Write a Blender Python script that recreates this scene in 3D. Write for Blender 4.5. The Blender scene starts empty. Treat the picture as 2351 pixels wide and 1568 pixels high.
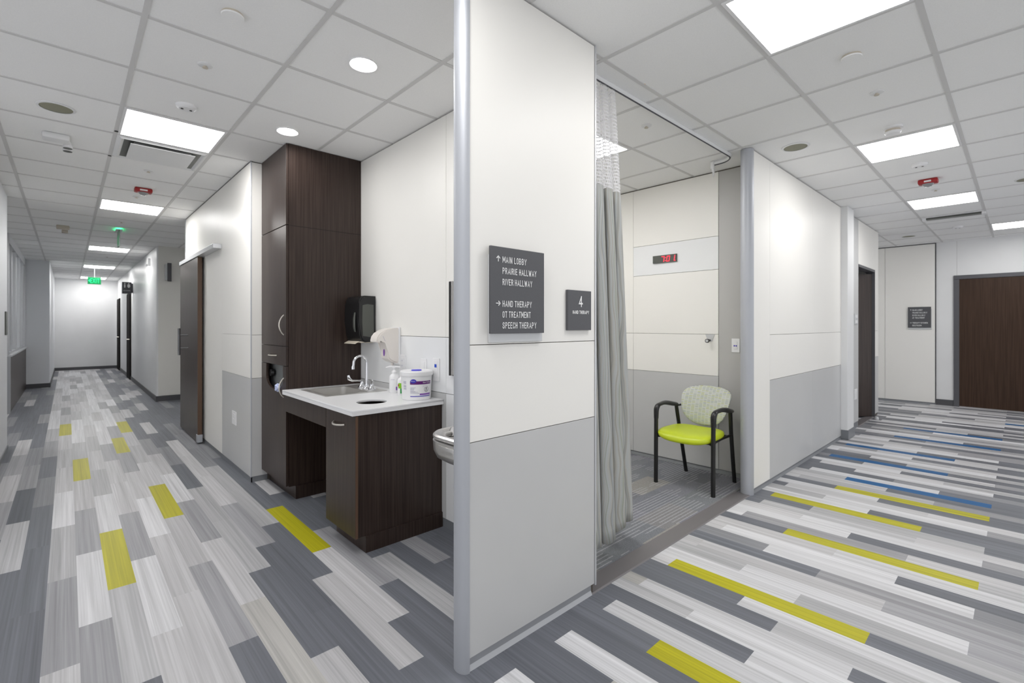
import bpy, bmesh, math, random
from mathutils import Vector, Matrix
C = bpy.context.scene.collection
SC = bpy.context.scene
PI = math.pi
CEIL = 2.805

# ------------------------------------------------------------------ materials
MATS = {}
def srgb(*c):
    o = []
    for v in c:
        v /= 255.0
        o.append(v / 12.92 if v <= 0.04045 else ((v + 0.055) / 1.055) ** 2.4)
    return (*o, 1.0)

def mat(name, col, rough=0.5, metal=0.0, spec=0.5, emit=None, estr=0.0, trans=0.0, coat=0.0, alpha=1.0):
    if name in MATS: return MATS[name]
    m = bpy.data.materials.new(name); m.use_nodes = True
    b = m.node_tree.nodes['Principled BSDF']
    b.inputs['Base Color'].default_value = col if len(col) == 4 else (*col, 1)
    b.inputs['Roughness'].default_value = rough
    b.inputs['Metallic'].default_value = metal
    b.inputs['Specular IOR Level'].default_value = spec
    b.inputs['Transmission Weight'].default_value = trans
    b.inputs['Coat Weight'].default_value = coat
    if emit:
        b.inputs['Emission Color'].default_value = emit if len(emit) == 4 else (*emit, 1)
        b.inputs['Emission Strength'].default_value = estr
    MATS[name] = m
    return m

def nodes_of(m):
    nt = m.node_tree
    return nt, nt.nodes, nt.links, nt.nodes['Principled BSDF']

def noise_mat(name, c1, c2, scale=(1, 1, 1), nscale=5.0, detail=3.0, rough=0.5, metal=0.0, spec=0.5, lo=0.35, hi=0.65, bump=0.0, rvar=0.0):
    """procedural two-tone noise in object/world coordinates"""
    m = mat(name, c1, rough, metal, spec)
    nt, N, L, b = nodes_of(m)
    g = N.new('ShaderNodeNewGeometry')
    mp = N.new('ShaderNodeMapping'); mp.inputs['Scale'].default_value = scale
    L.new(g.outputs['Position'], mp.inputs['Vector'])
    n = N.new('ShaderNodeTexNoise'); n.inputs['Scale'].default_value = nscale; n.inputs['Detail'].default_value = detail
    L.new(mp.outputs['Vector'], n.inputs['Vector'])
    r = N.new('ShaderNodeValToRGB')
    r.color_ramp.elements[0].position = lo; r.color_ramp.elements[0].color = c1
    r.color_ramp.elements[1].position = hi; r.color_ramp.elements[1].color = c2
    L.new(n.outputs['Fac'], r.inputs['Fac']); L.new(r.outputs['Color'], b.inputs['Base Color'])
    if bump:
        bp = N.new('ShaderNodeBump'); bp.inputs['Strength'].default_value = bump; bp.inputs['Distance'].default_value = 0.002
        L.new(n.outputs['Fac'], bp.inputs['Height']); L.new(bp.outputs['Normal'], b.inputs['Normal'])
    return m

M_CREAM = noise_mat('panel_cream', (0.82, 0.807, 0.772, 1), (0.835, 0.823, 0.79, 1), nscale=1.2, rough=0.42, spec=0.25)
M_WHITEPANEL = mat('panel_white', (0.80, 0.81, 0.82, 1), 0.22)
M_GREYPANEL = noise_mat('panel_grey', (0.53, 0.532, 0.532, 1), (0.545, 0.547, 0.547, 1), nscale=2.0, rough=0.36, spec=0.35)
M_PAINT = noise_mat('paint_white', (0.74, 0.745, 0.75, 1), (0.76, 0.765, 0.77, 1), nscale=3.0, rough=0.38, spec=0.4)
M_PAINTGREY = mat('paint_grey', (0.46, 0.455, 0.445, 1), 0.45)
M_PAINTBLUE = mat('paint_blue_grey', (0.74, 0.755, 0.785, 1), 0.45)
M_DARKDOOR = mat('dark_door', (0.010, 0.008, 0.008, 1), 0.8, spec=0.1)
M_PAINTCREAM = mat('paint_cream', (0.70, 0.69, 0.655, 1), 0.45)
M_JOINT = mat('joint_dark', (0.10, 0.085, 0.07, 1), 0.6)
M_ALU = mat('satin_aluminium', (0.44, 0.455, 0.49, 1), 0.5, 0.35)
M_ALUL = mat('light_aluminium', (0.62, 0.63, 0.65, 1), 0.35, 0.5)
M_BASE = mat('base_grey', (0.19, 0.20, 0.215, 1), 0.4)
M_BASEMETAL = mat('base_metal', (0.42, 0.43, 0.45, 1), 0.35, 0.4)
M_BASEDARK = mat('base_dark', (0.075, 0.075, 0.082, 1), 0.5)
M_FRAME = mat('door_frame_grey', (0.085, 0.085, 0.095, 1), 0.45)
M_CEILTILE = noise_mat('ceiling_tile', (0.86, 0.86, 0.855, 1), (0.885, 0.885, 0.88, 1), nscale=160.0, detail=2, rough=0.9, spec=0.15)
M_TBAR = mat('ceiling_bar', (0.63, 0.625, 0.62, 1), 0.6)
M_WOOD = noise_mat('dark_laminate', (0.024, 0.0145, 0.0115, 1), (0.045, 0.030, 0.0245, 1), scale=(55, 55, 1.2), nscale=1.6, detail=4, rough=0.34, spec=0.34)
M_WOODDOOR = noise_mat('dark_door_wood', (0.034, 0.016, 0.008, 1), (0.054, 0.028, 0.016, 1), scale=(40, 40, 1.2), nscale=1.4, detail=3, rough=0.42, spec=0.25)
M_WOODEDGE = mat('wood_edge', (0.10, 0.055, 0.032, 1), 0.5)
M_QUARTZ = noise_mat('worktop_white', (0.76, 0.765, 0.78, 1), (0.80, 0.80, 0.81, 1), nscale=220.0, rough=0.3)
M_DARKSTEEL = mat('dark_steel', (0.22, 0.22, 0.23, 1), 0.35, 0.7)
M_SINK = mat('sink_steel', (0.60, 0.59, 0.57, 1), 0.33, 0.72)
M_CHROME = mat('chrome', (0.78, 0.79, 0.82, 1), 0.08, 1.0)
M_STEEL = noise_mat('brushed_steel', (0.52, 0.51, 0.50, 1), (0.62, 0.61, 0.60, 1), scale=(2, 60, 60), nscale=4, rough=0.36, metal=0.9)
M_NICKEL = mat('satin_nickel', (0.72, 0.68, 0.62, 1), 0.3, 0.9)
M_BLACK = mat('black_plastic', (0.010, 0.010, 0.011, 1), 0.35)
M_BLACKM = mat('black_metal', (0.006, 0.006, 0.006, 1), 0.4)
M_DARK = mat('dark_void', (0.008, 0.007, 0.006, 1), 0.8)
M_WHITEPL = mat('white_plastic', (0.80, 0.80, 0.81, 1), 0.35)
M_IVORY = mat('ivory_plastic', (0.76, 0.72, 0.68, 1), 0.32)
M_BEIGE = mat('beige_plastic', (0.55, 0.50, 0.42, 1), 0.5)
M_SIGN = noise_mat('sign_charcoal', (0.075, 0.076, 0.084, 1), (0.083, 0.084, 0.092, 1), nscale=300, rough=0.5)
M_LETTER = mat('letter_white', (0.80, 0.80, 0.80, 1), 0.5)
M_SILVER = mat('silver_plate', (0.58, 0.59, 0.60, 1), 0.4, 0.2)
M_RED = mat('alarm_red', (0.35, 0.012, 0.014, 1), 0.4)
M_SMOKED = mat('smoked_plastic', (0.085, 0.09, 0.08, 1), 0.3)
M_GLASS = mat('window_glass', (0.72, 0.76, 0.80, 1), 0.04, trans=0.85)
M_LENS = mat('clear_lens', (0.9, 0.9, 0.92, 1), 0.08, trans=0.7)
M_LIME = mat('lime_vinyl', (0.50, 0.60, 0.012, 1), 0.36)
M_SPEAKER = noise_mat('speaker_grille', (0.22, 0.215, 0.16, 1), (0.30, 0.295, 0.22, 1), nscale=420, rough=0.7)
M_THRESH = mat('threshold_rubber', (0.155, 0.145, 0.15, 1), 0.45)
M_PANEL_LIGHT = mat('lit_diffuser', (0.9, 0.9, 0.9, 1), 0.5, emit=(1.0, 0.985, 0.965), estr=12.5)
M_DOWN_LIGHT = mat('lit_downlight', (0.9, 0.9, 0.9, 1), 0.5, emit=(1.0, 0.985, 0.965), estr=95.0)
M_REDLED = mat('red_digits', (0.4, 0.0, 0.02, 1), 0.5, emit=(1.0, 0.03, 0.06), estr=1.6)
M_GREENLIT = mat('green_lit_sign', (0.0, 0.16, 0.05, 1), 0.4, emit=(0.0, 0.62, 0.16), estr=0.10)
M_GREENDIM = mat('green_dim_letters', (0.02, 0.30, 0.12, 1), 0.4, emit=(0.03, 1.0, 0.28), estr=0.15)
M_GREENTEXT = mat('green_letters', (0.0, 0.4, 0.1, 1), 0.4, emit=(0.03, 1.0, 0.28), estr=1.1)
M_GREENGLOW = mat('green_edge_light', (0.0, 0.4, 0.1, 1), 0.4, emit=(0.05, 1.0, 0.35), estr=5.0)
M_GREENGLASS = mat('green_tinted_glass', (0.25, 0.50, 0.36, 1), 0.25, trans=0.5)
M_PURPLE = mat('label_purple', (0.11, 0.006, 0.16, 1), 0.4)
M_LILAC = mat('label_lilac', (0.24, 0.10, 0.42, 1), 0.4)
M_BLUE = mat('label_blue', (0.03, 0.02, 0.42, 1), 0.4)
M_BLUECAP = mat('cap_blue', (0.06, 0.05, 0.62, 1), 0.4)
M_GREENL = mat('label_green', (0.22, 0.55, 0.01, 1), 0.4)
M_GREEND = mat('label_dark_green', (0.01, 0.30, 0.06, 1), 0.4)
M_PRINT = mat('print_grey', (0.35, 0.33, 0.45, 1), 0.5)
M_PRINTDARK = mat('print_dark', (0.06, 0.03, 0.07, 1), 0.5)
M_PORT = mat('port_blue', (0.005, 0.06, 0.50, 1), 0.4)
M_PALEBLUE = mat('pale_blue_wrap', (0.50, 0.56, 0.80, 1), 0.5)
M_ORANGE = mat('orange_dot', (0.75, 0.40, 0.03, 1), 0.5)
M_PAPER = mat('paper_towel', (0.62, 0.56, 0.46, 1), 0.8)
M_GREYIN = mat('inner_panel_grey', (0.19, 0.20, 0.20, 1), 0.4)

# ------------------------------------------------------------------ mesh builder
class MB:
    def __init__(self): self.bm = bmesh.new()
    def box(self, x0, x1, y0, y1, z0, z1, bev=0.0, seg=2):
        ret = bmesh.ops.create_cube(self.bm, size=1.0)
        vs = ret['verts']
        for v in vs:
            v.co = Vector(((x0 + x1) / 2 + v.co.x * (x1 - x0), (y0 + y1) / 2 + v.co.y * (y1 - y0), (z0 + z1) / 2 + v.co.z * (z1 - z0)))
        if bev > 0:
            es = list({e for v in vs for e in v.link_edges})
            bmesh.ops.bevel(self.bm, geom=es, offset=bev, segments=seg, affect='EDGES', profile=0.5)
        return self
    def quad(self, pts):
        self.bm.faces.new([self.bm.verts.new(Vector(p)) for p in pts]); return self
    def prism(self, pts, d, bev=0.0):
        """polygon pts (3d) extruded by vector d"""
        a = [self.bm.verts.new(Vector(p)) for p in pts]
        b = [self.bm.verts.new(Vector(p) + Vector(d)) for p in pts]
        n = len(pts)
        fs = [self.bm.faces.new(a[::-1]), self.bm.faces.new(b)]
        for i in range(n):
            fs.append(self.bm.faces.new((a[i], a[(i + 1) % n], b[(i + 1) % n], b[i])))
        if bev:
            es = list({e for f in fs[:2] for e in f.edges})
            bmesh.ops.bevel(self.bm, geom=es, offset=bev, segments=2, affect='EDGES')
        return self
    def lathe(self, prof, center, axis='Z', seg=32):
        """prof: list of (r, h) ; revolved about axis through center"""
        cx, cy, cz = center
        rings = []
        for r, h in prof:
            ring = []
            if r < 1e-6:
                p = {'Z': (cx, cy, cz + h), 'Y': (cx, cy + h, cz), 'X': (cx + h, cy, cz)}[axis]
                ring = [self.bm.verts.new(p)]
            else:
                for i in range(seg):
                    a = 2 * PI * i / seg; c, s = r * math.cos(a), r * math.sin(a)
                    p = {'Z': (cx + c, cy + s, cz + h), 'Y': (cx + s, cy + h, cz + c), 'X': (cx + h, cy + c, cz + s)}[axis]
                    ring.append(self.bm.verts.new(p))
            rings.append(ring)
        for A, B in zip(rings, rings[1:]):
            if len(A) == 1 and len(B) == 1: continue
            if len(A) == 1:
                for i in range(seg): self.bm.faces.new((A[0], B[i], B[(i + 1) % seg]))
            elif len(B) == 1:
                for i in range(seg): self.bm.faces.new((A[i], A[(i + 1) % seg], B[0]))
            else:
                for i in range(seg): self.bm.faces.new((A[i], A[(i + 1) % seg], B[(i + 1) % seg], B[i]))
        return self
    def disc(self, r, h, center, axis='Z', seg=32):
        return self.lathe([(0, 0), (r, 0), (r, h), (0, h)], center, axis, seg)
    def tube(self, pts, r, seg=12, flat=None, cap=True):
        """swept tube; r may be a list; flat=(ra, rb) elliptical section scale"""
        pts = [Vector(p) for p in pts]; n = len(pts)
        rr = r if isinstance(r, (list, tuple)) else [r] * n
        rings = []; up = None
        for i, p in enumerate(pts):
            t = (pts[min(i + 1, n - 1)] - pts[max(i - 1, 0)]).normalized()
            if up is None:
                up = Vector((0, 0, 1)) if abs(t.z) < 0.9 else Vector((1, 0, 0))
                up = (up - t * up.dot(t)).normalized()
            else:
                up = (up - t * up.dot(t)).normalized()
            sd = t.cross(up)
            fa, fb = flat if flat else (1, 1)
            rings.append([self.bm.verts.new(p + up * (rr[i] * fa * math.cos(2 * PI * k / seg)) + sd * (rr[i] * fb * math.sin(2 * PI * k / seg))) for k in range(seg)])
        for A, B in zip(rings, rings[1:]):
            for k in range(seg): self.bm.faces.new((A[k], A[(k + 1) % seg], B[(k + 1) % seg], B[k]))
        if cap:
            self.bm.faces.new(rings[0][::-1]); self.bm.faces.new(rings[-1])
        return self

def wloc(o):
    v = Vector((0, 0, 0))
    while o is not None: v += o.location; o = o.parent
    return v

def obj(name, mb, m, parent=None, smooth=False, loc=None):
    """link the built shape as one mesh object; shapes are given in world coordinates"""
    bm = mb.bm if isinstance(mb, MB) else mb
    bmesh.ops.recalc_face_normals(bm, faces=bm.faces)
    me = bpy.data.meshes.new(name)
    vs = [v.co for v in bm.verts]
    if parent is None:
        if loc is None:
            lo = [min(v[i] for v in vs) for i in range(3)]; hi = [max(v[i] for v in vs) for i in range(3)]
            loc = Vector(((lo[0] + hi[0]) / 2, (lo[1] + hi[1]) / 2, lo[2]))
        off = Vector(loc)
    else:
        off = wloc(parent)
    bmesh.ops.translate(bm, verts=bm.verts, vec=-off)
    bm.to_mesh(me); bm.free()
    for k in (m if isinstance(m, (list, tuple)) else [m]): me.materials.append(k)
    if smooth:
        for p in me.polygons: p.use_smooth = True
        try: me.set_sharp_from_angle(angle=math.radians(35))
        except Exception: pass
    o = bpy.data.objects.new(name, me); C.objects.link(o)
    if parent is None: o.location = off
    else: o.parent = parent
    return o

def tag(o, label, cat, group=None):
    o['label'] = label; o['category'] = cat
    if group: o['group'] = group
    return o
def thing(name, label, cat, loc, group=None):
    o = bpy.data.objects.new(name, None); C.objects.link(o); o.location = loc
    o.empty_display_size = 0.1
    return tag(o, label, cat, group)
def struct(name, mb, m, **k):
    o = obj(name, mb, m, **k); o['kind'] = 'structure'; return o
def B(*a, **k): return MB().box(*a, **k)

def text_bm(body, width, cap, origin, ux, uz=(0, 0, 1), depth=0.001, bold=0.012, center=False, wrap=None, shear=0.0):
    """lettering mesh fitted to a width and cap height; origin is its lower-left corner (or middle) ; wrap=(cx,cy,r,a0) bends it round a cylinder"""
    cu = bpy.data.curves.new('lettering_curve', 'FONT'); cu.body = body; cu.size = 1.0; cu.offset = bold; cu.resolution_u = 3
    cu.fill_mode = 'BOTH'; cu.shear = shear; cu.space_character = 1.12
    to = bpy.data.objects.new('lettering_tmp', cu); C.objects.link(to)
    dg = bpy.context.evaluated_depsgraph_get()
    me = bpy.data.meshes.new_from_object(to.evaluated_get(dg))
    bpy.data.objects.remove(to); bpy.data.curves.remove(cu)
    bm = bmesh.new(); bm.from_mesh(me); bpy.data.meshes.remove(me)
    xs = [v.co.x for v in bm.verts]; ys = [v.co.y for v in bm.verts]
    x0, x1, y0, y1 = min(xs), max(xs), min(ys), max(ys)
    sx, sy = width / (x1 - x0), cap / (y1 - y0)
    ux, uz = Vector(ux), Vector(uz); nrm = ux.cross(uz); o = Vector(origin)
    for v in bm.verts:
        a = (v.co.x - x0) * sx; b = (v.co.y - y0) * sy
        if center: a -= width / 2; b -= cap / 2
        if wrap:
            cx, cy, r, a0 = wrap
            an = a0 + a / r
            v.co = Vector((cx + r * math.cos(an), cy + r * math.sin(an), o.z + b))
        else:
            v.co = o + ux * a + uz * b + nrm * depth
    return bm

# monoline condensed sign capitals, drawn as strokes on a 0..w by 0..1 box
def _arc(cx, cy, rx, ry, a0, a1, n=7):
    return [(cx + rx * math.cos(math.radians(a0 + (a1 - a0) * i / n)), cy + ry * math.sin(math.radians(a0 + (a1 - a0) * i / n))) for i in range(n + 1)]
_w = 0.36
GLYPH = {
    'A': (0.42, [[(0, 0), (0.21, 1), (0.42, 0)], [(0.07, 0.30), (0.35, 0.30)]]),
    'B': (_w, [[(0, 0.5), (0.2, 0.5)] + _arc(0.2, 0.75, 0.15, 0.25, -90, 90)[1:] + [(0, 1), (0, 0)] + _arc(0.2, 0.25, 0.17, 0.25, -90, 90)[0:]]),
    'C': (_w, [[(_w, 0.70), (_w, 0.82)] + _arc(_w / 2, 0.82, _w / 2, 0.18, 0, 180)[1:] + _arc(_w / 2, 0.18, _w / 2, 0.18, 180, 360) + [(_w, 0.30)]]),
    'D': (_w, [[(0, 0), (0, 1)] + _arc(0.14, 0.78, _w - 0.14, 0.22, 90, 0) + _arc(0.14, 0.22, _w - 0.14, 0.22, 0, -90) + [(0, 0)]]),
    'E': (0.30, [[(0.30, 1), (0, 1), (0, 0), (0.30, 0)], [(0, 0.52), (0.25, 0.52)]]),
    'H': (_w, [[(0, 0), (0, 1)], [(_w, 0), (_w, 1)], [(0, 0.5), (_w, 0.5)]]),
    'I': (0.0, [[(0, 0), (0, 1)]]),
    'K': (0.38, [[(0, 0), (0, 1)], [(0.36, 1), (0.0, 0.40)], [(0.12, 0.58), (0.38, 0)]]),
    'L': (0.29, [[(0, 1), (0, 0), (0.29, 0)]]),
    'M': (0.50, [[(0, 0), (0, 1)], [(0.02, 0.97), (0.25, 0.28)], [(0.25, 0.28), (0.48, 0.97)], [(0.50, 1), (0.50, 0)]]),
    'N': (0.38, [[(0, 0), (0, 1)], [(0.02, 0.96), (0.36, 0.04)], [(0.38, 0), (0.38, 1)]]),
    'O': (_w, [_arc(_w / 2, 0.80, _w / 2, 0.20, 0, 180) + _arc(_w / 2, 0.20, _w / 2, 0.20, 180, 360) + [(_w, 0.80)]]),
    'P': (_w, [[(0, 0), (0, 1)] + _arc(0.16, 0.74, _w - 0.16, 0.26, 90, -90) + [(0, 0.48)]]),
    'R': (_w, [[(0, 0), (0, 1)] + _arc(0.16, 0.75, _w - 0.18, 0.25, 90, -90) + [(0, 0.5)], [(0.18, 0.5), (_w, 0)]]),
    'S': (_w, [[(_w - 0.01, 0.74)] + _arc(_w / 2, 0.78, _w / 2 - 0.01, 0.22, 10, 180) + [(0.02, 0.64), (_w - 0.02, 0.38)] + _arc(_w / 2, 0.22, _w / 2, 0.22, 0, -180) + [(0.0, 0.28)]]),
    'T': (0.36, [[(0, 1), (0.36, 1)], [(0.18, 1), (0.18, 0)]]),
    'V': (0.40, [[(0, 1), (0.20, 0), (0.40, 1)]]),
    'W': (0.60, [[(0, 1), (0.15, 0)], [(0.15, 0.02), (0.30, 0.85)], [(0.30, 0.85), (0.45, 0.02)], [(0.45, 0), (0.60, 1)]]),
    'Y': (0.40, [[(0, 1), (0.20, 0.45), (0.40, 1)], [(0.20, 0.47), (0.20, 0)]]),
    '4': (0.42, [[(0.30, 0), (0.30, 1)], [(0.30, 1), (0.0, 0.28), (0.42, 0.28)]]),
}
def sign_text(body, width, cap, origin, ux, uz=(0, 0, 1), depth=0.0012, stroke=0.135):
    ux, uz = Vector(ux), Vector(uz); nrm = ux.cross(uz); o = Vector(origin)
    bm = bmesh.new(); x = 0.0; lines = []
    for ch in body:
        if ch == ' ': x += 0.30; continue
        w_, pl_ = GLYPH[ch]
        for p in pl_: lines.append([(x + a, b) for a, b in p])
        x += w_ + 0.155 + 0.12
    tot = x - 0.275
    sx = (width - stroke * cap * 0.8) / tot
    hs = stroke * cap / 2
    for li, ln in enumerate(lines):
        pts = [Vector((a * sx + hs * 0.8, hs + b * (cap - 2 * hs))) for a, b in ln]
        q = [pts[0]]
        for p in pts[1:]:
            if (p - q[-1]).length > 1e-6: q.append(p)
        n = len(q); L_, R_ = [], []
        for i in range(n):
            d0 = (q[i] - q[i - 1]).normalized() if i else (q[1] - q[0]).normalized()
            d1 = (q[i + 1] - q[i]).normalized() if i < n - 1 else d0
            n0, n1 = Vector((-d0.y, d0.x)), Vector((-d1.y, d1.x))
            m_ = n0 + n1
            m_ = n0 if m_.length < 0.35 else m_.normalized()
            k_ = min(1.7, 1.0 / max(0.4, m_.dot(n0)))
            e_ = -d0 * hs if i == 0 else d0 * hs if i == n - 1 else Vector((0, 0))
            hx = hs * 0.8
            L_.append(q[i] + e_ + Vector((m_.x * hx, m_.y * hs)) * k_); R_.append(q[i] + e_ - Vector((m_.x * hx, m_.y * hs)) * k_)
        for i in range(n - 1):
            bm.faces.new([bm.verts.new(o + ux * p.x + uz * p.y + nrm * (depth + 0.00022 * (li % 4) + 0.0001 * (i % 2))) for p in (L_[i], R_[i], R_[i + 1], L_[i + 1])])
    return bm

def merge(dst, src):
    me = bpy.data.meshes.new('tmp_merge'); src.to_mesh(me); src.free(); dst.from_mesh(me); bpy.data.meshes.remove(me); return dst

# ------------------------------------------------------------------ camera
cam = bpy.data.cameras.new('camera'); co = bpy.data.objects.new('camera', cam); C.objects.link(co)
co.location = (0, 0, 1.37); co.rotation_euler = (PI / 2, 0, -math.radians(43.05))
cam.sensor_width = 36.0; cam.sensor_fit = 'HORIZONTAL'; cam.lens = 1092.0 / 2351.0 * 36.0
cam.shift_y = -36.7 / 2351.0; cam.clip_start = 0.05; cam.clip_end = 100
cam.dof.use_dof = True; cam.dof.focus_distance = 2.4; cam.dof.aperture_fstop = 3.5
SC.camera = co

# ------------------------------------------------------------------ floor: vinyl planks, each plank its own tone
random.seed(11)
TONES = {'W': (0.60, 0.60, 0.615), 'L': (0.50, 0.495, 0.505), 'K': (0.42, 0.42, 0.43), 'M': (0.31, 0.31, 0.325), 'N': (0.235, 0.239, 0.255), 'D': (0.148, 0.156, 0.178), 'E': (0.112, 0.120, 0.138),
         'Y': (0.43, 0.40, 0.012), 'B': (0.006, 0.10, 0.27), 'T': (0.46, 0.45, 0.43)}
LP = 0.921
cols = []                                           # (x0, x1, phase)
edges = [-0.079 + 0.1157 * k for k in range(-18, 19)]
x = edges[-1]
edges += [2.112, 2.204, 2.296, 2.403, 2.505, 2.613, 2.733, 2.851, 2.975, 3.087, 3.207, 3.32, 3.443, 3.555, 3.672, 3.785, 3.9, 4.013, 4.135]
edges += [4.135 + 0.1143 * i for i in range(1, 9)]
edges += [edges[-1] + 0.1135 * i for i in range(1, 68)]
edges = edges[:19] + [e for e in edges[19:]]
K0 = -18
PH = {1: 0.153, 2: 0.46, 0: 0.767}
def phase(k):
    if k == 22: return 0.034
    if k >= 36: return PH[(k + 1) % 3]
    return PH[k % 3]
EXPL = {}
def S(k, **kw): pass
def put(k, y0, s):
    """tones of consecutive planks of column k, the first starting at or just after y0"""
    p = phase(k); j = round((y0 - p) / LP)
    for i, c in enumerate(s):
        if c != '.': EXPL[(k, j + i)] = c
put(-3, 3.53, 'DMLM'); put(-2, 1.995, 'DDKEMN'); put(-1, 2.302, 'DDDNDM'); put(0, 1.688, 'LMKWLK')
put(1, 1.995, 'MWMLY'); put(2, 2.302, 'KYWKLK'); put(3, 1.688, 'LWMLLM'); put(4, 1.995, 'LLWLMY'); put(5, 1.381, 'DMLYLKLY'); put(6, 1.688, 'TLMWL')
put(0, 8.135, 'Y')
put(7, 1.074, 'LDKKDND'); put(8, 1.381, 'DDMLLL'); put(9, 0.767, 'DLDKKN'); put(10, 1.074, 'DLYDD'); put(11, 1.381, 'DMDLD'); put(12, 0.767, 'DKDD'); put(13, 0.153, 'TDDD'); put(14, -0.461, 'LWDMD'); put(15, -0.154, 'DDDD')
put(16, -0.768, 'LYD'); put(17, -0.461, 'LWD'); put(18, -0.154, 'WD'); put(19, -0.768, 'MWK'); put(20, -0.461, 'DWT'); put(21, -0.154, 'KD'); put(22, -0.887, 'KWD'); put(23, -0.461, 'DYL')
put(24, -0.154, 'KW'); put(25, -0.768, 'MWK'); put(26, -0.461, 'MLL'); put(27, -0.154, 'MD'); put(28, -0.768, 'NWN'); put(29, -0.461, 'DWL'); put(30, -0.154, 'WL'); put(31, -0.768, 'KYD')
put(32, -0.461, 'LMW'); put(33, -0.154, 'DW'); put(34, -0.768, 'MWL'); put(35, -0.461, 'LKD'); put(36, -0.768, 'DKD'); put(37, -0.461, 'DYD'); put(38, -0.154, 'DW'); put(39, -0.768, 'MWK'); put(40, -0.461, 'LLD')
put(41, -0.154, 'DW'); put(42, -0.768, 'DYD'); put(43, -0.461, 'MKL'); put(44, -0.154, 'DL'); put(45, -0.768, 'DBK'); put(46, -0.461, 'DWD'); put(47, -0.154, 'ND'); put(48, -0.768, 'DWD'); put(49, -0.461, 'KLD')
put(50, -0.154, 'DW'); put(51, -0.768, 'MLD'); put(52, -0.461, 'DBN'); put(53, -0.154, 'KD'); put(54, -0.768, 'DWD'); put(55, -0.461, 'LKW'); put(56, -0.154, 'DW'); put(57, -0.768, 'DLM'); put(58, -0.461, 'KBD')
put(59, -0.154, 'DL'); put(60, -0.768, 'DWN'); put(61, -0.461, 'MLW'); put(66, -0.768, 'DBN'); put(72, -0.768, 'NBD'); put(84, -0.768, 'BKD')
def tone(k, j, xm, ym):
    c = EXPL.get((k, j))
    if c: return c
    r = random.random()
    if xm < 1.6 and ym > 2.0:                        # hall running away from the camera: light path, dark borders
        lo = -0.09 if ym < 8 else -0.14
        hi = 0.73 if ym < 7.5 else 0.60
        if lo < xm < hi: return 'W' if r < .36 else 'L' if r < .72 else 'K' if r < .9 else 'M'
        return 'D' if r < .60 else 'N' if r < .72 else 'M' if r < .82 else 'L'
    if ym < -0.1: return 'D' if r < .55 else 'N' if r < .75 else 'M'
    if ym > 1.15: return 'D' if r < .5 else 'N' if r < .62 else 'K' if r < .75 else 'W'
    return 'W' if r < .36 else 'L' if r < .58 else 'K' if r < .72 else 'M' if r < .82 else 'D'
bm = bmesh.new()
cl = bm.loops.layers.float_color.new('tone')
for i in range(len(edges) - 1):
    k = K0 + i; x0, x1 = edges[i], edges[i + 1]; p = phase(k)
    ymax = 20.2 if x0 < 4.2 else 4.2
    j = math.floor((-2.3 - p) / LP)
    while p + j * LP < ymax:
        y0, y1 = p + j * LP, p + (j + 1) * LP
        c = TONES[tone(k, j, (x0 + x1) / 2, (y0 + y1) / 2)]
        f = random.uniform(0.93, 1.07) if c[2] > 0.05 and c[0] > 0.02 else 1.0
        rr = random.random()
        fc = bm.faces.new([bm.verts.new((a, b, 0)) for a, b in ((x0, y0), (x1, y0), (x1, y1), (x0, y1))])
        for l in fc.loops: l[cl] = (c[0] * f, c[1] * f, c[2] * f, rr)
        j += 1
m = mat('vinyl_plank', (0.4, 0.4, 0.4), 0.42, spec=0.25); nt, N, L, b = nodes_of(m)
at = N.new('ShaderNodeAttribute'); at.attribute_name = 'tone'
g = N.new('ShaderNodeNewGeometry')
mp = N.new('ShaderNodeMapping'); mp.inputs['Scale'].default_value = (34, 0.55, 1)
cmb = N.new('ShaderNodeCombineXYZ'); mu = N.new('ShaderNodeMath'); mu.operation = 'MULTIPLY'; mu.inputs[1].default_value = 37.0
L.new(at.outputs['Alpha'], mu.inputs[0]); L.new(mu.outputs[0], cmb.inputs['Z'])
va = N.new('ShaderNodeVectorMath'); va.operation = 'ADD'
L.new(g.outputs['Position'], mp.inputs['Vector']); L.new(mp.outputs['Vector'], va.inputs[0]); L.new(cmb.outputs[0], va.inputs[1])
n1 = N.new('ShaderNodeTexNoise'); n1.inputs['Scale'].default_value = 1.0; n1.inputs['Detail'].default_value = 5.0; n1.inputs['Roughness'].default_value = 0.62
L.new(va.outputs[0], n1.inputs['Vector'])
mr = N.new('ShaderNodeMapRange'); mr.inputs['From Min'].default_value = 0.30; mr.inputs['From Max'].default_value = 0.70; mr.inputs['To Min'].default_value = 0.70; mr.inputs['To Max'].default_value = 1.28
mpf = N.new('ShaderNodeMapping'); mpf.inputs['Scale'].default_value = (120, 0.9, 1); L.new(g.outputs['Position'], mpf.inputs['Vector'])
vaf = N.new('ShaderNodeVectorMath'); vaf.operation = 'ADD'; L.new(mpf.outputs['Vector'], vaf.inputs[0]); L.new(cmb.outputs[0], vaf.inputs[1])
nf = N.new('ShaderNodeTexNoise'); nf.inputs['Scale'].default_value = 1.0; nf.inputs['Detail'].default_value = 3.0; L.new(vaf.outputs[0], nf.inputs['Vector'])
mf = N.new('ShaderNodeMix'); mf.inputs['Factor'].default_value = 0.42; L.new(n1.outputs['Fac'], mf.inputs['A']); L.new(nf.outputs['Fac'], mf.inputs['B'])
L.new(mf.outputs['Result'], mr.inputs['Value'])
vm = N.new('ShaderNodeVectorMath'); vm.operation = 'SCALE'
L.new(at.outputs['Color'], vm.inputs[0]); L.new(mr.outputs[0], vm.inputs['Scale']); L.new(vm.outputs[0], b.inputs['Base Color'])
struct('floor', bm, m, loc=(0, 0, 0))

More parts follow.
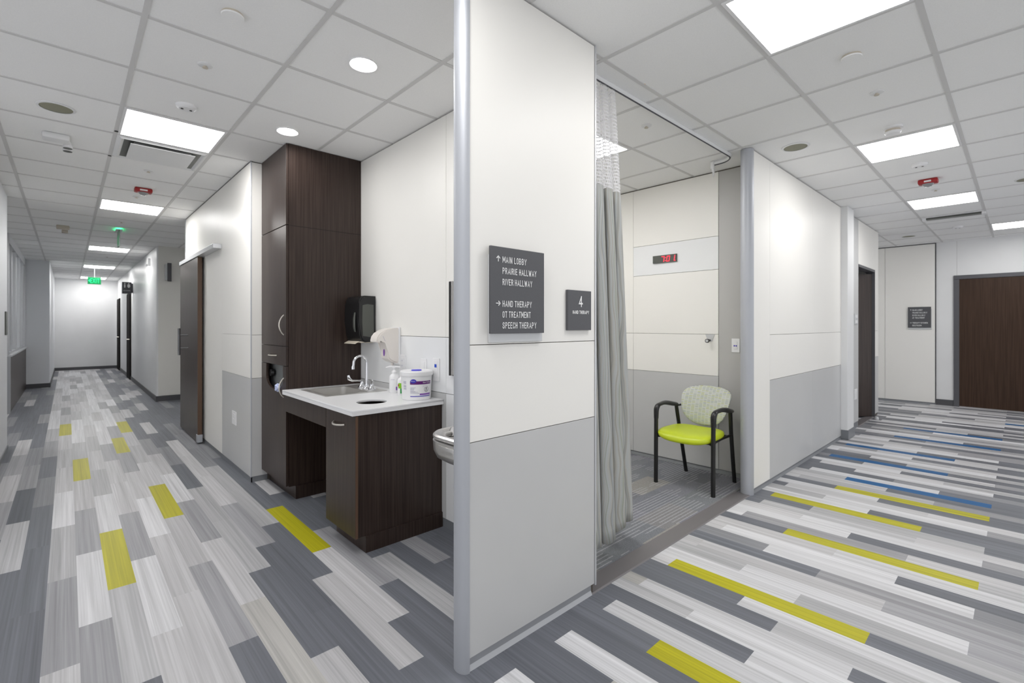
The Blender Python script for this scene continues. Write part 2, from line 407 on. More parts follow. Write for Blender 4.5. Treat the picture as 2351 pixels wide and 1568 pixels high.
# carpet of the therapy room and its rubber edge strip
bm = MB().box(1.97, 4.39, 1.60, 4.6, 0.0, 0.005)
m = mat('carpet_tile', (0.2, 0.2, 0.21), 0.95, spec=0.1); nt, N, L, b = nodes_of(m)
g = N.new('ShaderNodeNewGeometry'); mp = N.new('ShaderNodeMapping'); mp.inputs['Location'].default_value = (0.13, 0.22, 0); L.new(g.outputs['Position'], mp.inputs['Vector'])
br = N.new('ShaderNodeTexBrick'); br.offset = 0.37; br.inputs['Scale'].default_value = 1.0; br.inputs['Brick Width'].default_value = 0.46; br.inputs['Row Height'].default_value = 0.23
br.inputs['Mortar Size'].default_value = 0.0; br.inputs['Color1'].default_value = (0.0, 0.0, 0.0, 1); br.inputs['Color2'].default_value = (1, 1, 1, 1); br.inputs['Bias'].default_value = 0.0
L.new(mp.outputs[0], br.inputs['Vector'])
rp = N.new('ShaderNodeValToRGB'); E_ = rp.color_ramp.elements
E_[0].position = 0.0; E_[0].color = (0.175, 0.18, 0.205, 1); E_[1].position = 1.0; E_[1].color = (0.275, 0.265, 0.25, 1)
e = E_.new(0.3); e.color = (0.185, 0.195, 0.205, 1); e = E_.new(0.55); e.color = (0.205, 0.205, 0.235, 1); e = E_.new(0.78); e.color = (0.16, 0.163, 0.182, 1)
L.new(br.outputs['Color'], rp.inputs['Fac'])
# thin light yarn lines running across the doorway direction, in patches
sx = N.new('ShaderNodeSeparateXYZ'); L.new(g.outputs['Position'], sx.inputs[0])
fr = N.new('ShaderNodeMath'); fr.operation = 'MULTIPLY'; fr.inputs[1].default_value = 34.0; L.new(sx.outputs['Y'], fr.inputs[0])
fc = N.new('ShaderNodeMath'); fc.operation = 'FRACT'; L.new(fr.outputs[0], fc.inputs[0])
lt = N.new('ShaderNodeMath'); lt.operation = 'LESS_THAN'; lt.inputs[1].default_value = 0.30; L.new(fc.outputs[0], lt.inputs[0])
mp2 = N.new('ShaderNodeMapping'); mp2.inputs['Scale'].default_value = (3.0, 9, 1); L.new(g.outputs['Position'], mp2.inputs['Vector'])
n2 = N.new('ShaderNodeTexNoise'); n2.inputs['Scale'].default_value = 1.0; n2.inputs['Detail'].default_value = 1.0; L.new(mp2.outputs[0], n2.inputs['Vector'])
mp3 = N.new('ShaderNodeMapping'); mp3.inputs['Scale'].default_value = (1.7, 3.0, 1); L.new(g.outputs['Position'], mp3.inputs['Vector'])
n3 = N.new('ShaderNodeTexNoise'); n3.inputs['Scale'].default_value = 1.0; L.new(mp3.outputs[0], n3.inputs['Vector'])
ad = N.new('ShaderNodeMath'); ad.operation = 'ADD'; L.new(n2.outputs['Fac'], ad.inputs[0]); L.new(n3.outputs['Fac'], ad.inputs[1])
gt = N.new('ShaderNodeMath'); gt.operation = 'GREATER_THAN'; gt.inputs[1].default_value = 0.97; L.new(ad.outputs[0], gt.inputs[0])
ml = N.new('ShaderNodeMath'); ml.operation = 'MULTIPLY'; L.new(lt.outputs[0], ml.inputs[0]); L.new(gt.outputs[0], ml.inputs[1])
sc = N.new('ShaderNodeMath'); sc.operation = 'MULTIPLY'; sc.inputs[1].default_value = 0.55; L.new(ml.outputs[0], sc.inputs[0])
mx = N.new('ShaderNodeMix'); mx.data_type = 'RGBA'; L.new(sc.outputs[0], mx.inputs['Factor']); L.new(rp.outputs['Color'], mx.inputs['A']); mx.inputs['B'].default_value = (0.40, 0.40, 0.415, 1)
n4 = N.new('ShaderNodeTexNoise'); n4.inputs['Scale'].default_value = 260.0; L.new(g.outputs['Position'], n4.inputs['Vector'])
mr4 = N.new('ShaderNodeMapRange'); mr4.inputs['From Min'].default_value = 0.3; mr4.inputs['From Max'].default_value = 0.7; mr4.inputs['To Min'].default_value = 0.72; mr4.inputs['To Max'].default_value = 1.28; L.new(n4.outputs['Fac'], mr4.inputs['Value'])
v4 = N.new('ShaderNodeVectorMath'); v4.operation = 'SCALE'; L.new(mx.outputs['Result'], v4.inputs[0]); L.new(mr4.outputs[0], v4.inputs['Scale']); L.new(v4.outputs[0], b.inputs['Base Color'])
struct('floor_carpet', bm, m)
struct('trim_1', MB().prism([(1.95, 1.488, 0), (1.95, 1.495, 0.006), (1.95, 1.60, 0.009), (1.95, 1.612, 0.0)], (2.06, 0, 0)), M_THRESH)
struct('trim_2', MB().prism([(7.80, 1.50, 0), (7.80, 1.51, 0.006), (7.80, 1.60, 0.006), (7.80, 1.61, 0.0)], (1.04, 0, 0)), M_THRESH)

# ------------------------------------------------------------------ ceiling with its bar grid
GX0, GT, GY0, GU = 0.26, 0.617, 0.308, 0.615
ce = struct('ceiling', B(-2.4, 12.0, -2.4, 20.4, CEIL, CEIL + 0.05), M_CEILTILE)
gb = MB()
for i in range(-5, 20):
    xx = GX0 + GT * i
    gb.box(xx - 0.012, xx + 0.012, -2.4, 20.4 if xx < 4.3 else 4.6, CEIL - 0.004, CEIL + 0.001)
for i in range(-5, 34):
    yy = GY0 + GU * i
    gb.box(-2.4, 12.0 if yy < 4.3 else 4.4, yy - 0.012, yy + 0.012, CEIL - 0.0035, CEIL + 0.001)
obj('bar_grid', gb, M_TBAR, ce)
def cell(i, j): return (GX0 + GT * i, GX0 + GT * (i + 1), GY0 + GU * j, GY0 + GU * (j + 1))

# ------------------------------------------------------------------ walls
def panels(parent, plane, at_, rects, th=0.012, gap=0.0015):
    """wall panels lifted off the core; plane 'Y-' faces the camera side -y, 'X-' faces -x ; rects (a0,a1,z0,z1,material)"""
    for a0, a1, z0, z1, mm in rects:
        if plane == 'Y-': mb = B(a0 + gap, a1 - gap, at_, at_ + th, z0 + gap, z1 - gap, bev=0.0012)
        else: mb = B(at_, at_ + th, a0 + gap, a1 - gap, z0 + gap, z1 - gap, bev=0.0012)
        obj('panel', mb, mm, parent)
def bullnose(cx, cy, a, bb, z0, z1, n=18, flange=0.012):
    pts = [(cx + flange, cy - bb, z0)]
    for i in range(n + 1):
        t = PI / 2 + PI * i / n
        pts.append((cx + a * math.cos(t), cy - bb * math.sin(t), z0))
    pts.append((cx + flange, cy + bb, z0))
    return MB().prism(pts, (0, 0, z1 - z0))

# partition carrying the signs
w = struct('wall_sign', B(1.16, 1.967, 1.499, 1.557, 0.0, CEIL), M_JOINT)
panels(w, 'Y-', 1.487, [(1.158, 1.966, 0.052, 0.905, M_GREYPANEL), (1.158, 1.966, 0.905, 1.292, M_CREAM), (1.158, 1.966, 1.292, 2.797, M_CREAM)])
obj('panel', B(1.16, 1.966, 1.555, 1.567, 0.05, 2.797), M_CREAM, w)
obj('end_cap', bullnose(1.153, 1.525, 0.030, 0.042, 0.0, 2.80, flange=0.005), M_ALU, w, smooth=True)
obj('edge_trim', B(1.9665, 1.976, 1.482, 1.572, 0.045, 2.80, bev=0.002), M_ALUL, w)
obj('base_strip', MB().prism([(1.158, 1.499, 0.052), (1.158, 1.499, 0.0), (1.158, 1.488, 0.0), (1.158, 1.4965, 0.02), (1.158, 1.4975, 0.052)], (0.79, 0, 0)), M_BASEMETAL, w)

# back wall of the sink alcove
w = struct('wall_alcove', B(1.882, 1.965, 1.568, 4.60, 0.0, CEIL), M_JOINT)
panels(w, 'X-', 1.87, [(1.57, 2.656, 0.06, 0.91, M_WHITEPANEL), (2.656, 4.59, 0.06, 0.91, M_GREYPANEL), (1.57, 2.656, 0.91, 1.29, M_WHITEPANEL), (2.656, 4.59, 0.91, 1.29, M_WHITEPANEL), (1.57, 2.656, 1.29, 2.797, M_CREAM), (2.656, 4.59, 1.29, 2.797, M_CREAM)])
obj('base_strip', B(1.872, 1.883, 1.57, 2.70, 0.0, 0.06), M_BASE, w)
obj('panel', B(1.964, 1.969, 1.575, 4.60, 0.04, 2.797), M_CREAM, w)

# wall with the clock inside the therapy room
w = struct('wall_clock', B(4.412, 4.50, 1.58, 4.70, 0.0, CEIL), M_JOINT)
panels(w, 'X-', 4.40, [(1.912, 2.819, 0.04, 0.90, M_GREYPANEL), (1.912, 2.819, 0.90, 1.289, M_CREAM), (1.912, 2.819, 1.289, 1.891, M_CREAM), (1.912, 2.819, 1.891, 2.20, M_WHITEPANEL), (1.912, 2.819, 2.20, 2.795, M_CREAM),
                       (2.819, 4.65, 0.04, 0.90, M_GREYPANEL), (2.819, 4.65, 0.90, 1.289, M_CREAM), (2.819, 4.65, 1.289, 2.795, M_CREAM)])
panels(w, 'X-', 4.404, [(1.585, 1.912, 0.04, 2.795, M_PAINTGREY)], th=0.008)
obj('base_strip', MB().prism([(4.413, 1.58, 0.04), (4.395, 1.58, 0.005), (4.413, 1.58, 0.0)], (0, 3.07, 0)), M_BASE, w)
struct('wall_therapy_back', B(1.95, 4.5, 4.60, 4.70, 0.0, CEIL), M_PAINTCREAM)

# panelled wall of the crossing hall, from the room opening to the pier
w = struct('wall_hall', B(4.06, 6.84, 1.499, 1.566, 0.0, CEIL), M_JOINT)
panels(w, 'Y-', 1.487, [(4.056, 4.449, 0.038, 2.797, M_CREAM), (4.449, 5.691, 0.036, 0.896, M_GREYPANEL), (5.691, 6.868, 0.036, 0.896, M_GREYPANEL), (4.449, 6.868, 0.896, 1.29, M_CREAM), (4.449, 5.691, 1.29, 2.797, M_CREAM), (5.691, 6.868, 1.29, 2.797, M_CREAM)])
obj('panel', B(4.06, 4.40, 1.566, 1.575, 0.0, 2.797), M_PAINTGREY, w)
obj('end_cap', bullnose(4.05, 1.525, 0.050, 0.050, 0.0, 2.80, flange=0.004), M_ALU, w, smooth=True)
obj('base_strip', MB().prism([(4.056, 1.50, 0.038), (4.056, 1.50, 0.0), (4.056, 1.484, 0.0), (4.056, 1.492, 0.02), (4.056, 1.494, 0.038)], (2.80, 0, 0)), M_BASE, w)
w = struct('wall_pier', B(6.835, 7.14, 1.42, 1.62, 0.0, CEIL, bev=0.004), M_PAINT)
struct('baseboard_pier', MB().prism([(6.828, 1.62, 0), (6.828, 1.411, 0), (7.148, 1.411, 0), (7.148, 1.62, 0)], (0, 0, 0.112), bev=0.004), M_BASE)

# wall with the half-open dark door
w = struct('wall_doorway', B(7.14, 7.806, 1.512, 1.60, 0.0, CEIL), M_JOINT)
panels(w, 'Y-', 1.50, [(7.14, 7.803, 0.085, 2.797, M_GREYPANEL), (7.806, 8.845, 2.20, 2.797, M_CREAM), (8.845, 9.11, 0.04, 0.90, M_GREYPANEL), (8.845, 9.11, 0.90, 1.29, M_CREAM), (8.845, 9.11, 1.29, 2.797, M_CREAM)])
obj('wall_core', B(7.806, 8.845, 1.512, 1.60, 2.20, CEIL), M_JOINT, w)
obj('wall_core', B(8.845, 9.11, 1.512, 1.60, 0.0, CEIL), M_JOINT, w)
obj('base_strip', B(7.14, 7.80, 1.508, 1.513, 0.0, 0.085), M_BASE, w)
struct('wall_doorway_side', B(9.03, 9.11, 1.60, 4.2, 0.0, CEIL), M_PAINT)
d = struct('door_1', B(7.806, 8.845, 1.495, 1.60, 2.165, 2.20), M_FRAME)
obj('jamb', B(7.806, 7.825, 1.51, 1.60, 0.0, 2.165), M_BASEMETAL, d)
obj('jamb', B(8.826, 8.845, 1.495, 1.60, 0.0, 2.165), M_FRAME, d)
ang = math.radians(180 - 31); ca, sa = math.cos(ang), math.sin(ang)
hx, hy = 8.815, 1.53
def rot(u, v, z): return (hx + ca * u - sa * v, hy + sa * u + ca * v, z)
obj('door_leaf', MB().prism([rot(0, 0, 0.015), rot(0.93, 0, 0.015), rot(0.93, -0.045, 0.015), rot(0, -0.045, 0.015)], (0, 0, 2.125)), M_WOOD, d)
struct('wall_doorway_room', B(6.9, 9.1, 3.2, 3.3, 0.0, CEIL), M_PAINT)
struct('wall_doorway_room_side', B(6.84, 6.9, 1.62, 3.3, 0.0, CEIL), M_PAINT)

# end wall of the crossing hall with its wide brown door
w = struct('wall_end', B(11.0, 11.12, -2.4, 4.2, 0.0, CEIL), M_PAINT)
obj('panel', B(10.985, 11.0, 1.018, 1.707, 0.03, 2.79, bev=0.002), M_CREAM, w)
obj('panel', B(10.985, 11.0, 1.712, 2.9, 0.03, 2.79, bev=0.002), M_CREAM, w)
obj('edge_trim', B(10.98, 11.0, 1.004, 1.016, 0.03, 2.80), M_BASEDARK, w)
obj('edge_trim', B(10.98, 11.0, 1.016, 2.9, 2.79, 2.803), M_BASEDARK, w)
obj('joint_line', B(10.9985, 11.0, 0.740, 0.744, 2.22, 2.80), M_PAINTGREY, w)
struct('baseboard_end', B(10.986, 11.0, 0.785, 1.012, 0.0, 0.10), M_BASEDARK)
obj('base_strip', B(10.99, 11.0, 1.012, 2.9, 0.0, 0.03), M_BASE, w)
d = struct('door_2', B(10.972, 11.005, -0.30, 0.782, 2.15, 2.215, bev=0.004), M_FRAME)
obj('jamb', B(10.972, 11.005, 0.712, 0.782, 0.0, 2.15, bev=0.004), M_FRAME, d)
obj('jamb', B(10.972, 11.005, -0.30, -0.23, 0.0, 2.15, bev=0.004), M_FRAME, d)
obj('door_leaf', B(10.985, 11.002, -0.23, 0.712, 0.012, 2.148), M_WOODDOOR, d)
hl = MB().disc(0.027, -0.012, (10.985, -0.16, 1.0), 'X'); hl.tube([(10.975, -0.16, 1.0), (10.93, -0.16, 1.0), (10.93, -0.05, 1.0)], 0.009)
obj('door_handle', hl, M_NICKEL, d, smooth=True)

# long hall: block carrying the sliding door
w = struct('wall_sliding', B(1.177, 1.98, 4.592, 7.70, 0.0, CEIL), M_JOINT)
panels(w, 'X-', 1.165, [(4.588, 5.63, 0.046, 0.908, M_GREYPANEL), (4.588, 5.63, 0.908, 1.287, M_CREAM), (4.588, 5.63, 1.287, 2.797, M_CREAM), (5.63, 7.68, 0.046, 2.797, M_CREAM)], gap=0.0008)
panels(w, 'Y-', 4.58, [(1.170, 1.30, 0.048, 0.908, M_GREYPANEL), (1.170, 1.30, 0.908, 1.287, M_CREAM), (1.170, 1.30, 1.287, 2.797, M_CREAM)])
obj('edge_trim', MB().tube([(1.1695, 4.5845, 0.046), (1.1695, 4.5845, 2.80)], 0.0055), M_ALU, w, smooth=True)
obj('edge_trim', MB().prism([(1.16, 7.68, 0)] + [(1.21 - 0.05 * math.cos(t * PI / 16), 7.70 + 0.10 * math.sin(t * PI / 16), 0) for t in range(17)] + [(1.26, 7.68, 0)], (0, 0, CEIL)), M_ALUL, w, smooth=True)
obj('base_strip', B(1.170, 1.178, 4.586, 7.68, 0.0, 0.046), M_BASE, w)
obj('base_strip', B(1.170, 1.30, 4.586, 4.593, 0.0, 0.048), M_BASE, w)
obj('top_strip', B(1.163, 1.179, 4.584, 7.68, 2.797, 2.806), M_FRAME, w)
# further block past the side passage
w = struct('wall_restroom', B(1.17, 4.2, 10.63, 20.1, 0.0, CEIL, bev=0.02), M_PAINT)
obj('panel', B(1.195, 4.2, 10.622, 10.632, 0.10, CEIL), M_PAINTCREAM, w)
struct('baseboard_restroom', MB().prism([(1.158, 20.0, 0), (1.158, 10.616, 0), (4.2, 10.616, 0), (4.2, 10.64, 0), (1.175, 10.64, 0), (1.175, 20.0, 0)], (0, 0, 0.095)), M_BASEDARK)
for n_, y0, y1, h in ((3, 15.35, 16.25, 2.15), (4, 18.75, 19.65, 2.15)):
    d = struct('door_%d' % n_, B(1.150, 1.175, y0 - 0.05, y1 + 0.05, 0.0, h + 0.05), M_DARKDOOR)
    obj('door_leaf', B(1.144, 1.152, y0, y1, 0.0, h), M_DARKDOOR, d)
    obj('door_handle', MB().tube([(1.144, y0 + 0.08, 1.02), (1.10, y0 + 0.08, 1.02), (1.10, y0 + 0.2, 1.02)], 0.011), M_NICKEL, d, smooth=True)
struct('wall_far', B(-2.4, 1.19, 19.88, 20.1, 0.0, CEIL), M_PAINT)
struct('baseboard_far', B(-0.30, 1.16, 19.865, 19.88, 0.0, 0.09), M_BASEDARK)
w = struct('wall_far_pier', B(-0.80, -0.293, 14.72, 19.9, 0.0, CEIL, bev=0.006), M_PAINTBLUE)
struct('baseboard_far_pier', MB().prism([(-0.80, 14.705, 0), (-0.28, 14.705, 0), (-0.28, 19.87, 0), (-0.295, 19.87, 0), (-0.295, 14.72, 0), (-0.80, 14.72, 0)], (0, 0, 0.095)), M_BASEDARK)
# low brown half wall with glazing above
w = struct('wall_half', B(-0.76, -0.66, 10.72, 14.72, 0.0, 0.885), M_WOOD)
obj('end_panel', B(-0.775, -0.648, 10.70, 10.735, 0.0, 0.885), M_BASEMETAL, w)
obj('sill', B(-0.79, -0.63, 10.69, 14.72, 0.885, 0.915, bev=0.004), M_ALUL, w)
wf = MB()
for yy in (10.72, 11.25, 12.1, 13.0, 13.9, 14.66):
    wf.box(-0.74, -0.665, yy - 0.035, yy + 0.035, 0.915, 2.70)
wf.box(-0.74, -0.665, 10.69, 14.69, 2.66, CEIL); wf.box(-0.74, -0.665, 10.69, 14.69, 0.915, 0.95)
d = struct('window_1', wf, M_ALUL)
for a, b2 in ((10.755, 11.215), (11.285, 12.065), (12.135, 12.965), (13.035, 13.865), (13.935, 14.625)):
    obj('glass_pane', B(-0.708, -0.700, a, b2, 0.95, 2.66), M_GLASS, d)
# near wall on the other side of the long hall
w = struct('wall_near', B(-0.62, -0.49, 4.3, 7.66, 0.0, CEIL), M_PAINTBLUE)
obj('end_cap', MB().prism([(-0.555 - 0.065 * math.cos(t * PI / 16), 7.66 + 0.09 * math.sin(t * PI / 16), 0) for t in range(17)], (0, 0, CEIL)), M_ALUL, w, smooth=True)
struct('baseboard_near', B(-0.49, -0.482, 4.3, 7.66, 0.0, 0.05), M_BASE)
struct('wall_near_return', B(-2.3, -0.62, 4.3, 4.42, 0.0, CEIL), M_PAINT)
struct('wall_west', B(-2.42, -2.3, 4.4, 20.1, 0.0, CEIL), M_PAINT)
struct('wall_passage', B(4.2, 4.3, 7.0, 10.7, 0.0, CEIL), M_PAINT)
struct('wall_passage_near', B(1.98, 4.3, 6.9, 7.0, 0.0, CEIL), M_PAINT)
struct('wall_side_passage', B(9.0, 11.1, 4.1, 4.2, 0.0, CEIL), M_PAINT)

# ------------------------------------------------------------------ sliding door on its rail
t = thing('sliding_door', 'dark brown sliding barn door hanging from a metal rail on the long hall', 'door', (1.115, 7.08, 0.0))
t['kind'] = 'thing'
obj('door_leaf', B(1.098, 1.14, 6.50, 7.66, 0.022, 2.165, bev=0.002), M_WOOD, t)
obj('edge_band', B(1.097, 1.1415, 6.494, 6.5005, 0.10, 2.165), M_WOODEDGE, t)
obj('floor_guide', B(1.092, 1.146, 6.485, 6.56, 0.015, 0.105, bev=0.003), M_ALU, t)
obj('pull_handle', MB().tube([(1.005, 7.10, 1.005), (1.005, 7.10, 1.335)], 0.014).tube([(1.005, 7.10, 1.09), (1.10, 7.10, 1.09)], 0.008).tube([(1.005, 7.10, 1.25), (1.10, 7.10, 1.25)], 0.008), M_DARKSTEEL, t, smooth=True)
o = tag(obj('door_rail', B(1.088, 1.164, 5.65, 7.67, 2.167, 2.215, bev=0.003), M_ALUL), 'satin metal rail above the dark sliding door', 'rail'); o['kind'] = 'thing'

# ------------------------------------------------------------------ ceiling fittings
M_PANEL_LONG = mat('lit_diffuser_long_hall', (0.9, 0.9, 0.9, 1), 0.5, emit=(1.0, 0.985, 0.965), estr=15.5)
def panel_light(i, j, label, grp='flat panel lights of the long hall'):
    x0, x1, y0, y1 = cell(i, j)
    t = thing('ceiling_light', label, 'ceiling light', ((x0 + x1) / 2, (y0 + y1) / 2, CEIL - 0.012), grp)
    f = MB()
    a, bb = 0.012, 0.028
    for r in ((x0 + a, x1 - a, y0 + a, y0 + bb), (x0 + a, x1 - a, y1 - bb, y1 - a), (x0 + a, x0 + bb, y0 + bb, y1 - bb), (x1 - bb, x1 - a, y0 + bb, y1 - bb)):
        f.box(*r, CEIL - 0.008, CEIL + 0.001)
    obj('frame', f, M_WHITEPL, t)
    obj('diffuser', B(x0 + 0.026, x1 - 0.026, y0 + 0.026, y1 - 0.026, CEIL - 0.006, CEIL - 0.002), M_PANEL_LONG if 'long' in grp and j > 3 else M_PANEL_LIGHT, t)
LG = 'flat panel lights of the long hall'
panel_light(0, 6, 'square lit ceiling panel of the long hall, the one beside the square air vent')
panel_light(0, 11, 'square lit ceiling panel of the long hall just behind the red fire alarm')
panel_light(0, 18, 'square lit ceiling panel of the long hall just past the edge-on glass exit sign')
panel_light(0, 24, 'square lit ceiling panel of the long hall just before the green EXIT sign')
panel_light(0, 30, 'farthest lit ceiling panel of the long hall, partly behind the green EXIT sign')
panel_light(0, 1, 'square lit ceiling panel of the long hall over the camera position, outside the view')
RG = 'flat panel lights of the crossing hall'
panel_light(3, 0, 'largest lit ceiling panel, cut by the top of the picture beside the sign wall', RG)
panel_light(7, 0, 'square lit ceiling panel between the smoke detector and the red alarm of the crossing hall', RG)
panel_light(11, 0, 'square lit ceiling panel just behind the red alarm of the crossing hall', RG)
panel_light(15, -1, 'square lit ceiling panel in front of the wide brown end door', RG)
panel_light(4, 3, 'lit ceiling panel inside the therapy room behind the curtain', 'flat panel lights of the therapy room')
panel_light(4, 5, 'added lit ceiling panel brightening the therapy room, hidden behind the sign wall', 'flat panel lights of the therapy room')  # unseen extra panel, put in to brighten the clock wall
panel_light(4, 12, 'added unseen ceiling panel lighting the side passage behind the sliding door', 'added panel lights outside the view')  # added out of sight to light the passage and its cream wall
panel_light(-3, 13, 'added ceiling panel lighting the recess before the brown half wall, outside the view', 'added panel lights outside the view')  # out-of-view panel added to light the half wall and far pier
panel_light(-3, 20, 'added ceiling panel lighting the room behind the glazed half wall, outside the view', 'added panel lights outside the view')  # unseen panel added so the glazing looks bright
panel_light(14, 4, 'added unseen ceiling panel lighting the passage behind the half-open door', 'added panel lights outside the view')  # extra panel, not in view, added to light the space behind

def downlight(x, y, label):
    t = thing('downlight', label, 'ceiling light', (x, y, CEIL - 0.01), 'round downlights over the sink alcove')
    obj('trim_ring', MB().lathe([(0.058, 0.008), (0.072, 0.0), (0.072, 0.011), (0.058, 0.011)], (x, y, CEIL - 0.010)), M_WHITEPL, t, smooth=True)
    obj('lens', MB().disc(0.059, 0.003, (x, y, CEIL - 0.0045)), M_DOWN_LIGHT, t)
downlight(1.184, 2.461, 'larger of two round downlights, nearer the sign wall')
downlight(1.183, 3.69, 'round downlight just in front of the tall dark cabinet')

def cover_disc(x, y, r, label):
    t = thing('sprinkler_cover', label, 'sprinkler cover', (x, y, CEIL - 0.02), 'flat round sprinkler covers')
    obj('plate', MB().lathe([(0, 0), (r * 0.96, 0.0), (r, 0.003), (r, 0.006), (0, 0.006)], (x, y, CEIL - 0.016)), M_CEILTILE, t, smooth=True)
    obj('collar', MB().lathe([(r * 0.93, 0.0), (r * 0.93, 0.012)], (x, y, CEIL - 0.011)), M_BEIGE, t, smooth=True)
cover_disc(0.555, 2.479, 0.047, 'flat white round ceiling disc nearest the top edge above the long hall')
cover_disc(3.047, 0.616, 0.047, 'flat white round ceiling disc beside the largest lit panel of the crossing hall')
def sprinkler(x, y, label, grp):
    t = thing('sprinkler', label, 'sprinkler', (x, y, CEIL - 0.02), grp)
    obj('rosette', MB().lathe([(0.0, -0.004), (0.026, -0.004), (0.036, 0.0), (0.036, 0.004), (0.0, 0.004)], (x, y, CEIL - 0.004)), M_PAINT, t, smooth=True)
    obj('head', MB().lathe([(0, -0.014), (0.014, -0.014), (0.014, -0.011), (0.007, -0.009), (0.010, 0.0), (0, 0.0)], (x, y, CEIL - 0.004), seg=16), M_BEIGE, t, smooth=True)
for x, y, lab in ((0.553, 3.067, 'small pale sprinkler in the ceiling tile before the round two-dot sensor'), (0.547, 5.52, 'small pale sprinkler just past the square air vent'), (0.558, 6.715, 'small pale sprinkler between the red alarm and the second lit panel'),
                  (0.544, 8.497, 'small pale sprinkler near the edge-on glass exit sign'), (0.60, 13.0, 'far small sprinkler before the green EXIT sign')):
    sprinkler(x, y, lab, 'sprinklers along the long hall')
for x, y, lab in ((3.64, 0.607, 'small pale sprinkler between the flat disc and the smoke detector'), (6.689, 0.616, 'small pale sprinkler just past the red alarm of the crossing hall'), (3.036, 1.837, 'small pale sprinkler inside the therapy room ceiling')):
    sprinkler(x, y, lab, 'sprinklers over the crossing hall and room')
def sensor(x, y, dx, dy, label):
    t = thing('occupancy_sensor', label, 'sensor', (x, y, CEIL - 0.03), 'two-dot occupancy sensors')
    obj('body', MB().lathe([(0, -0.024), (0.042, -0.024), (0.056, -0.014), (0.060, 0.0), (0, 0.0)], (x, y, CEIL)), M_WHITEPL, t, smooth=True)
    for s in (-1, 1):
        obj('eye', MB().disc(0.008, 0.003, (x + s * dx, y + s * dy, CEIL - 0.0265), seg=16), M_BLACK, t)
sensor(0.567, 3.723, 0.024, 0.0, 'round white ceiling sensor with two dark dots before the first lit panel')
sensor(5.537, 0.618, 0.0, 0.022, 'round white two-dot ceiling sensor before the red alarm of the crossing hall')
sensor(9.43, 0.627, 0.0, 0.02, 'far round white sensor past the slot vent of the crossing hall')
def alarm(x, y, ax, label):
    t = thing('fire_alarm', label, 'fire alarm', (x, y, CEIL - 0.06), 'red ceiling fire alarms')
    sx, sy = (0.075, 0.05) if ax == 'x' else (0.05, 0.075)
    obj('body', MB().box(x - sx, x + sx, y - sy, y + sy, CEIL - 0.045, CEIL, bev=0.012), M_RED, t, smooth=True)
    obj('strobe_lens', MB().lathe([(0, -0.03), (0.024, -0.026), (0.04, -0.012), (0.046, 0.0), (0, 0.0)], (x, y, CEIL - 0.045)), M_LENS, t, smooth=True)
    obj('label_plate', B(x - sx * 0.42, x + sx * 0.42, y - sy - 0.0015, y - sy + 0.001, CEIL - 0.034, CEIL - 0.018) if ax == 'x' else B(x - sx - 0.0015, x - sx + 0.001, y - sy * 0.35, y + sy * 0.35, CEIL - 0.034, CEIL - 0.018), M_WHITEPL, t)
alarm(0.579, 6.28, 'x', 'red fire alarm strobe on the long hall ceiling')
alarm(6.178, 0.624, 'y', 'red fire alarm strobe on the crossing hall ceiling')
t = thing('smoke_detector', 'round white smoke detector with dark slots on the crossing hall ceiling', 'smoke detector', (4.364, 0.634, CEIL - 0.06))
obj('base_ring', MB().lathe([(0, 0.0), (0.058, 0.0), (0.060, -0.014), (0.045, -0.018), (0, -0.018)], (4.364, 0.634, CEIL)), M_WHITEPL, t, smooth=True)
obj('slot_ring', MB().lathe([(0.044, -0.018), (0.044, -0.034)], (4.364, 0.634, CEIL)), M_BEIGE, t, smooth=True)
obj('sensor_cap', MB().lathe([(0.05, -0.034), (0.05, -0.040), (0.04, -0.050), (0.0, -0.052), (0, -0.034), (0.05, -0.034)], (4.364, 0.634, CEIL)), M_WHITEPL, t, smooth=True)
def speaker(x, y, r, label):
    t = thing('ceiling_speaker', label, 'speaker', (x, y, CEIL - 0.01), 'round ceiling speakers')
    obj('rim', MB().lathe([(r, -0.006), (r + 0.014, -0.004), (r + 0.016, 0.0), (r, 0.0)], (x, y, CEIL - 0.001)), M_PAINT, t, smooth=True)
    obj('grille', MB().lathe([(0, -0.007), (r * 0.7, -0.006), (r, -0.004), (r, -0.001), (0, -0.001)], (x, y, CEIL - 0.001)), M_SPEAKER, t, smooth=True)
speaker(-0.055, 4.33, 0.083, 'olive round ceiling speaker beside the emergency light of the long hall')
speaker(4.27, 1.237, 0.083, 'pale olive round ceiling speaker above the panelled wall of the crossing hall')
speaker(9.86, 1.233, 0.083, 'far round ceiling speaker near the end wall')
speaker(6.86, -0.05, 0.083, 'grey round ceiling speaker cut by the picture edge')
x0, x1, y0, y1 = cell(0, 7)
t = thing('air_diffuser', 'square ceiling air vent with raised centre plate beside the first lit panel', 'air vent', ((x0 + x1) / 2, (y0 + y1) / 2, CEIL - 0.02))
f = MB()
for i in range(4):
    pass
a = 0.012
cx_, cy_ = (x0 + x1) / 2, (y0 + y1) / 2
def ring4(mb, ha, za, hb, zb):
    A = [(cx_ - ha, cy_ - ha, za), (cx_ + ha, cy_ - ha, za), (cx_ + ha, cy_ + ha, za), (cx_ - ha, cy_ + ha, za)]
    Bq = [(cx_ - hb, cy_ - hb, zb), (cx_ + hb, cy_ - hb, zb), (cx_ + hb, cy_ + hb, zb), (cx_ - hb, cy_ + hb, zb)]
    for i in range(4): mb.quad([A[i], A[(i + 1) % 4], Bq[(i + 1) % 4], Bq[i]])
ring4(f, 0.296, CEIL - 0.004, 0.270, CEIL - 0.018); ring4(f, 0.270, CEIL - 0.018, 0.252, CEIL - 0.006)
obj('outer_frame', f, M_PAINT, t)
f = MB(); ring4(f, 0.255, CEIL - 0.006, 0.190, CEIL - 0.0025)
obj('throat', f, M_SMOKED, t)
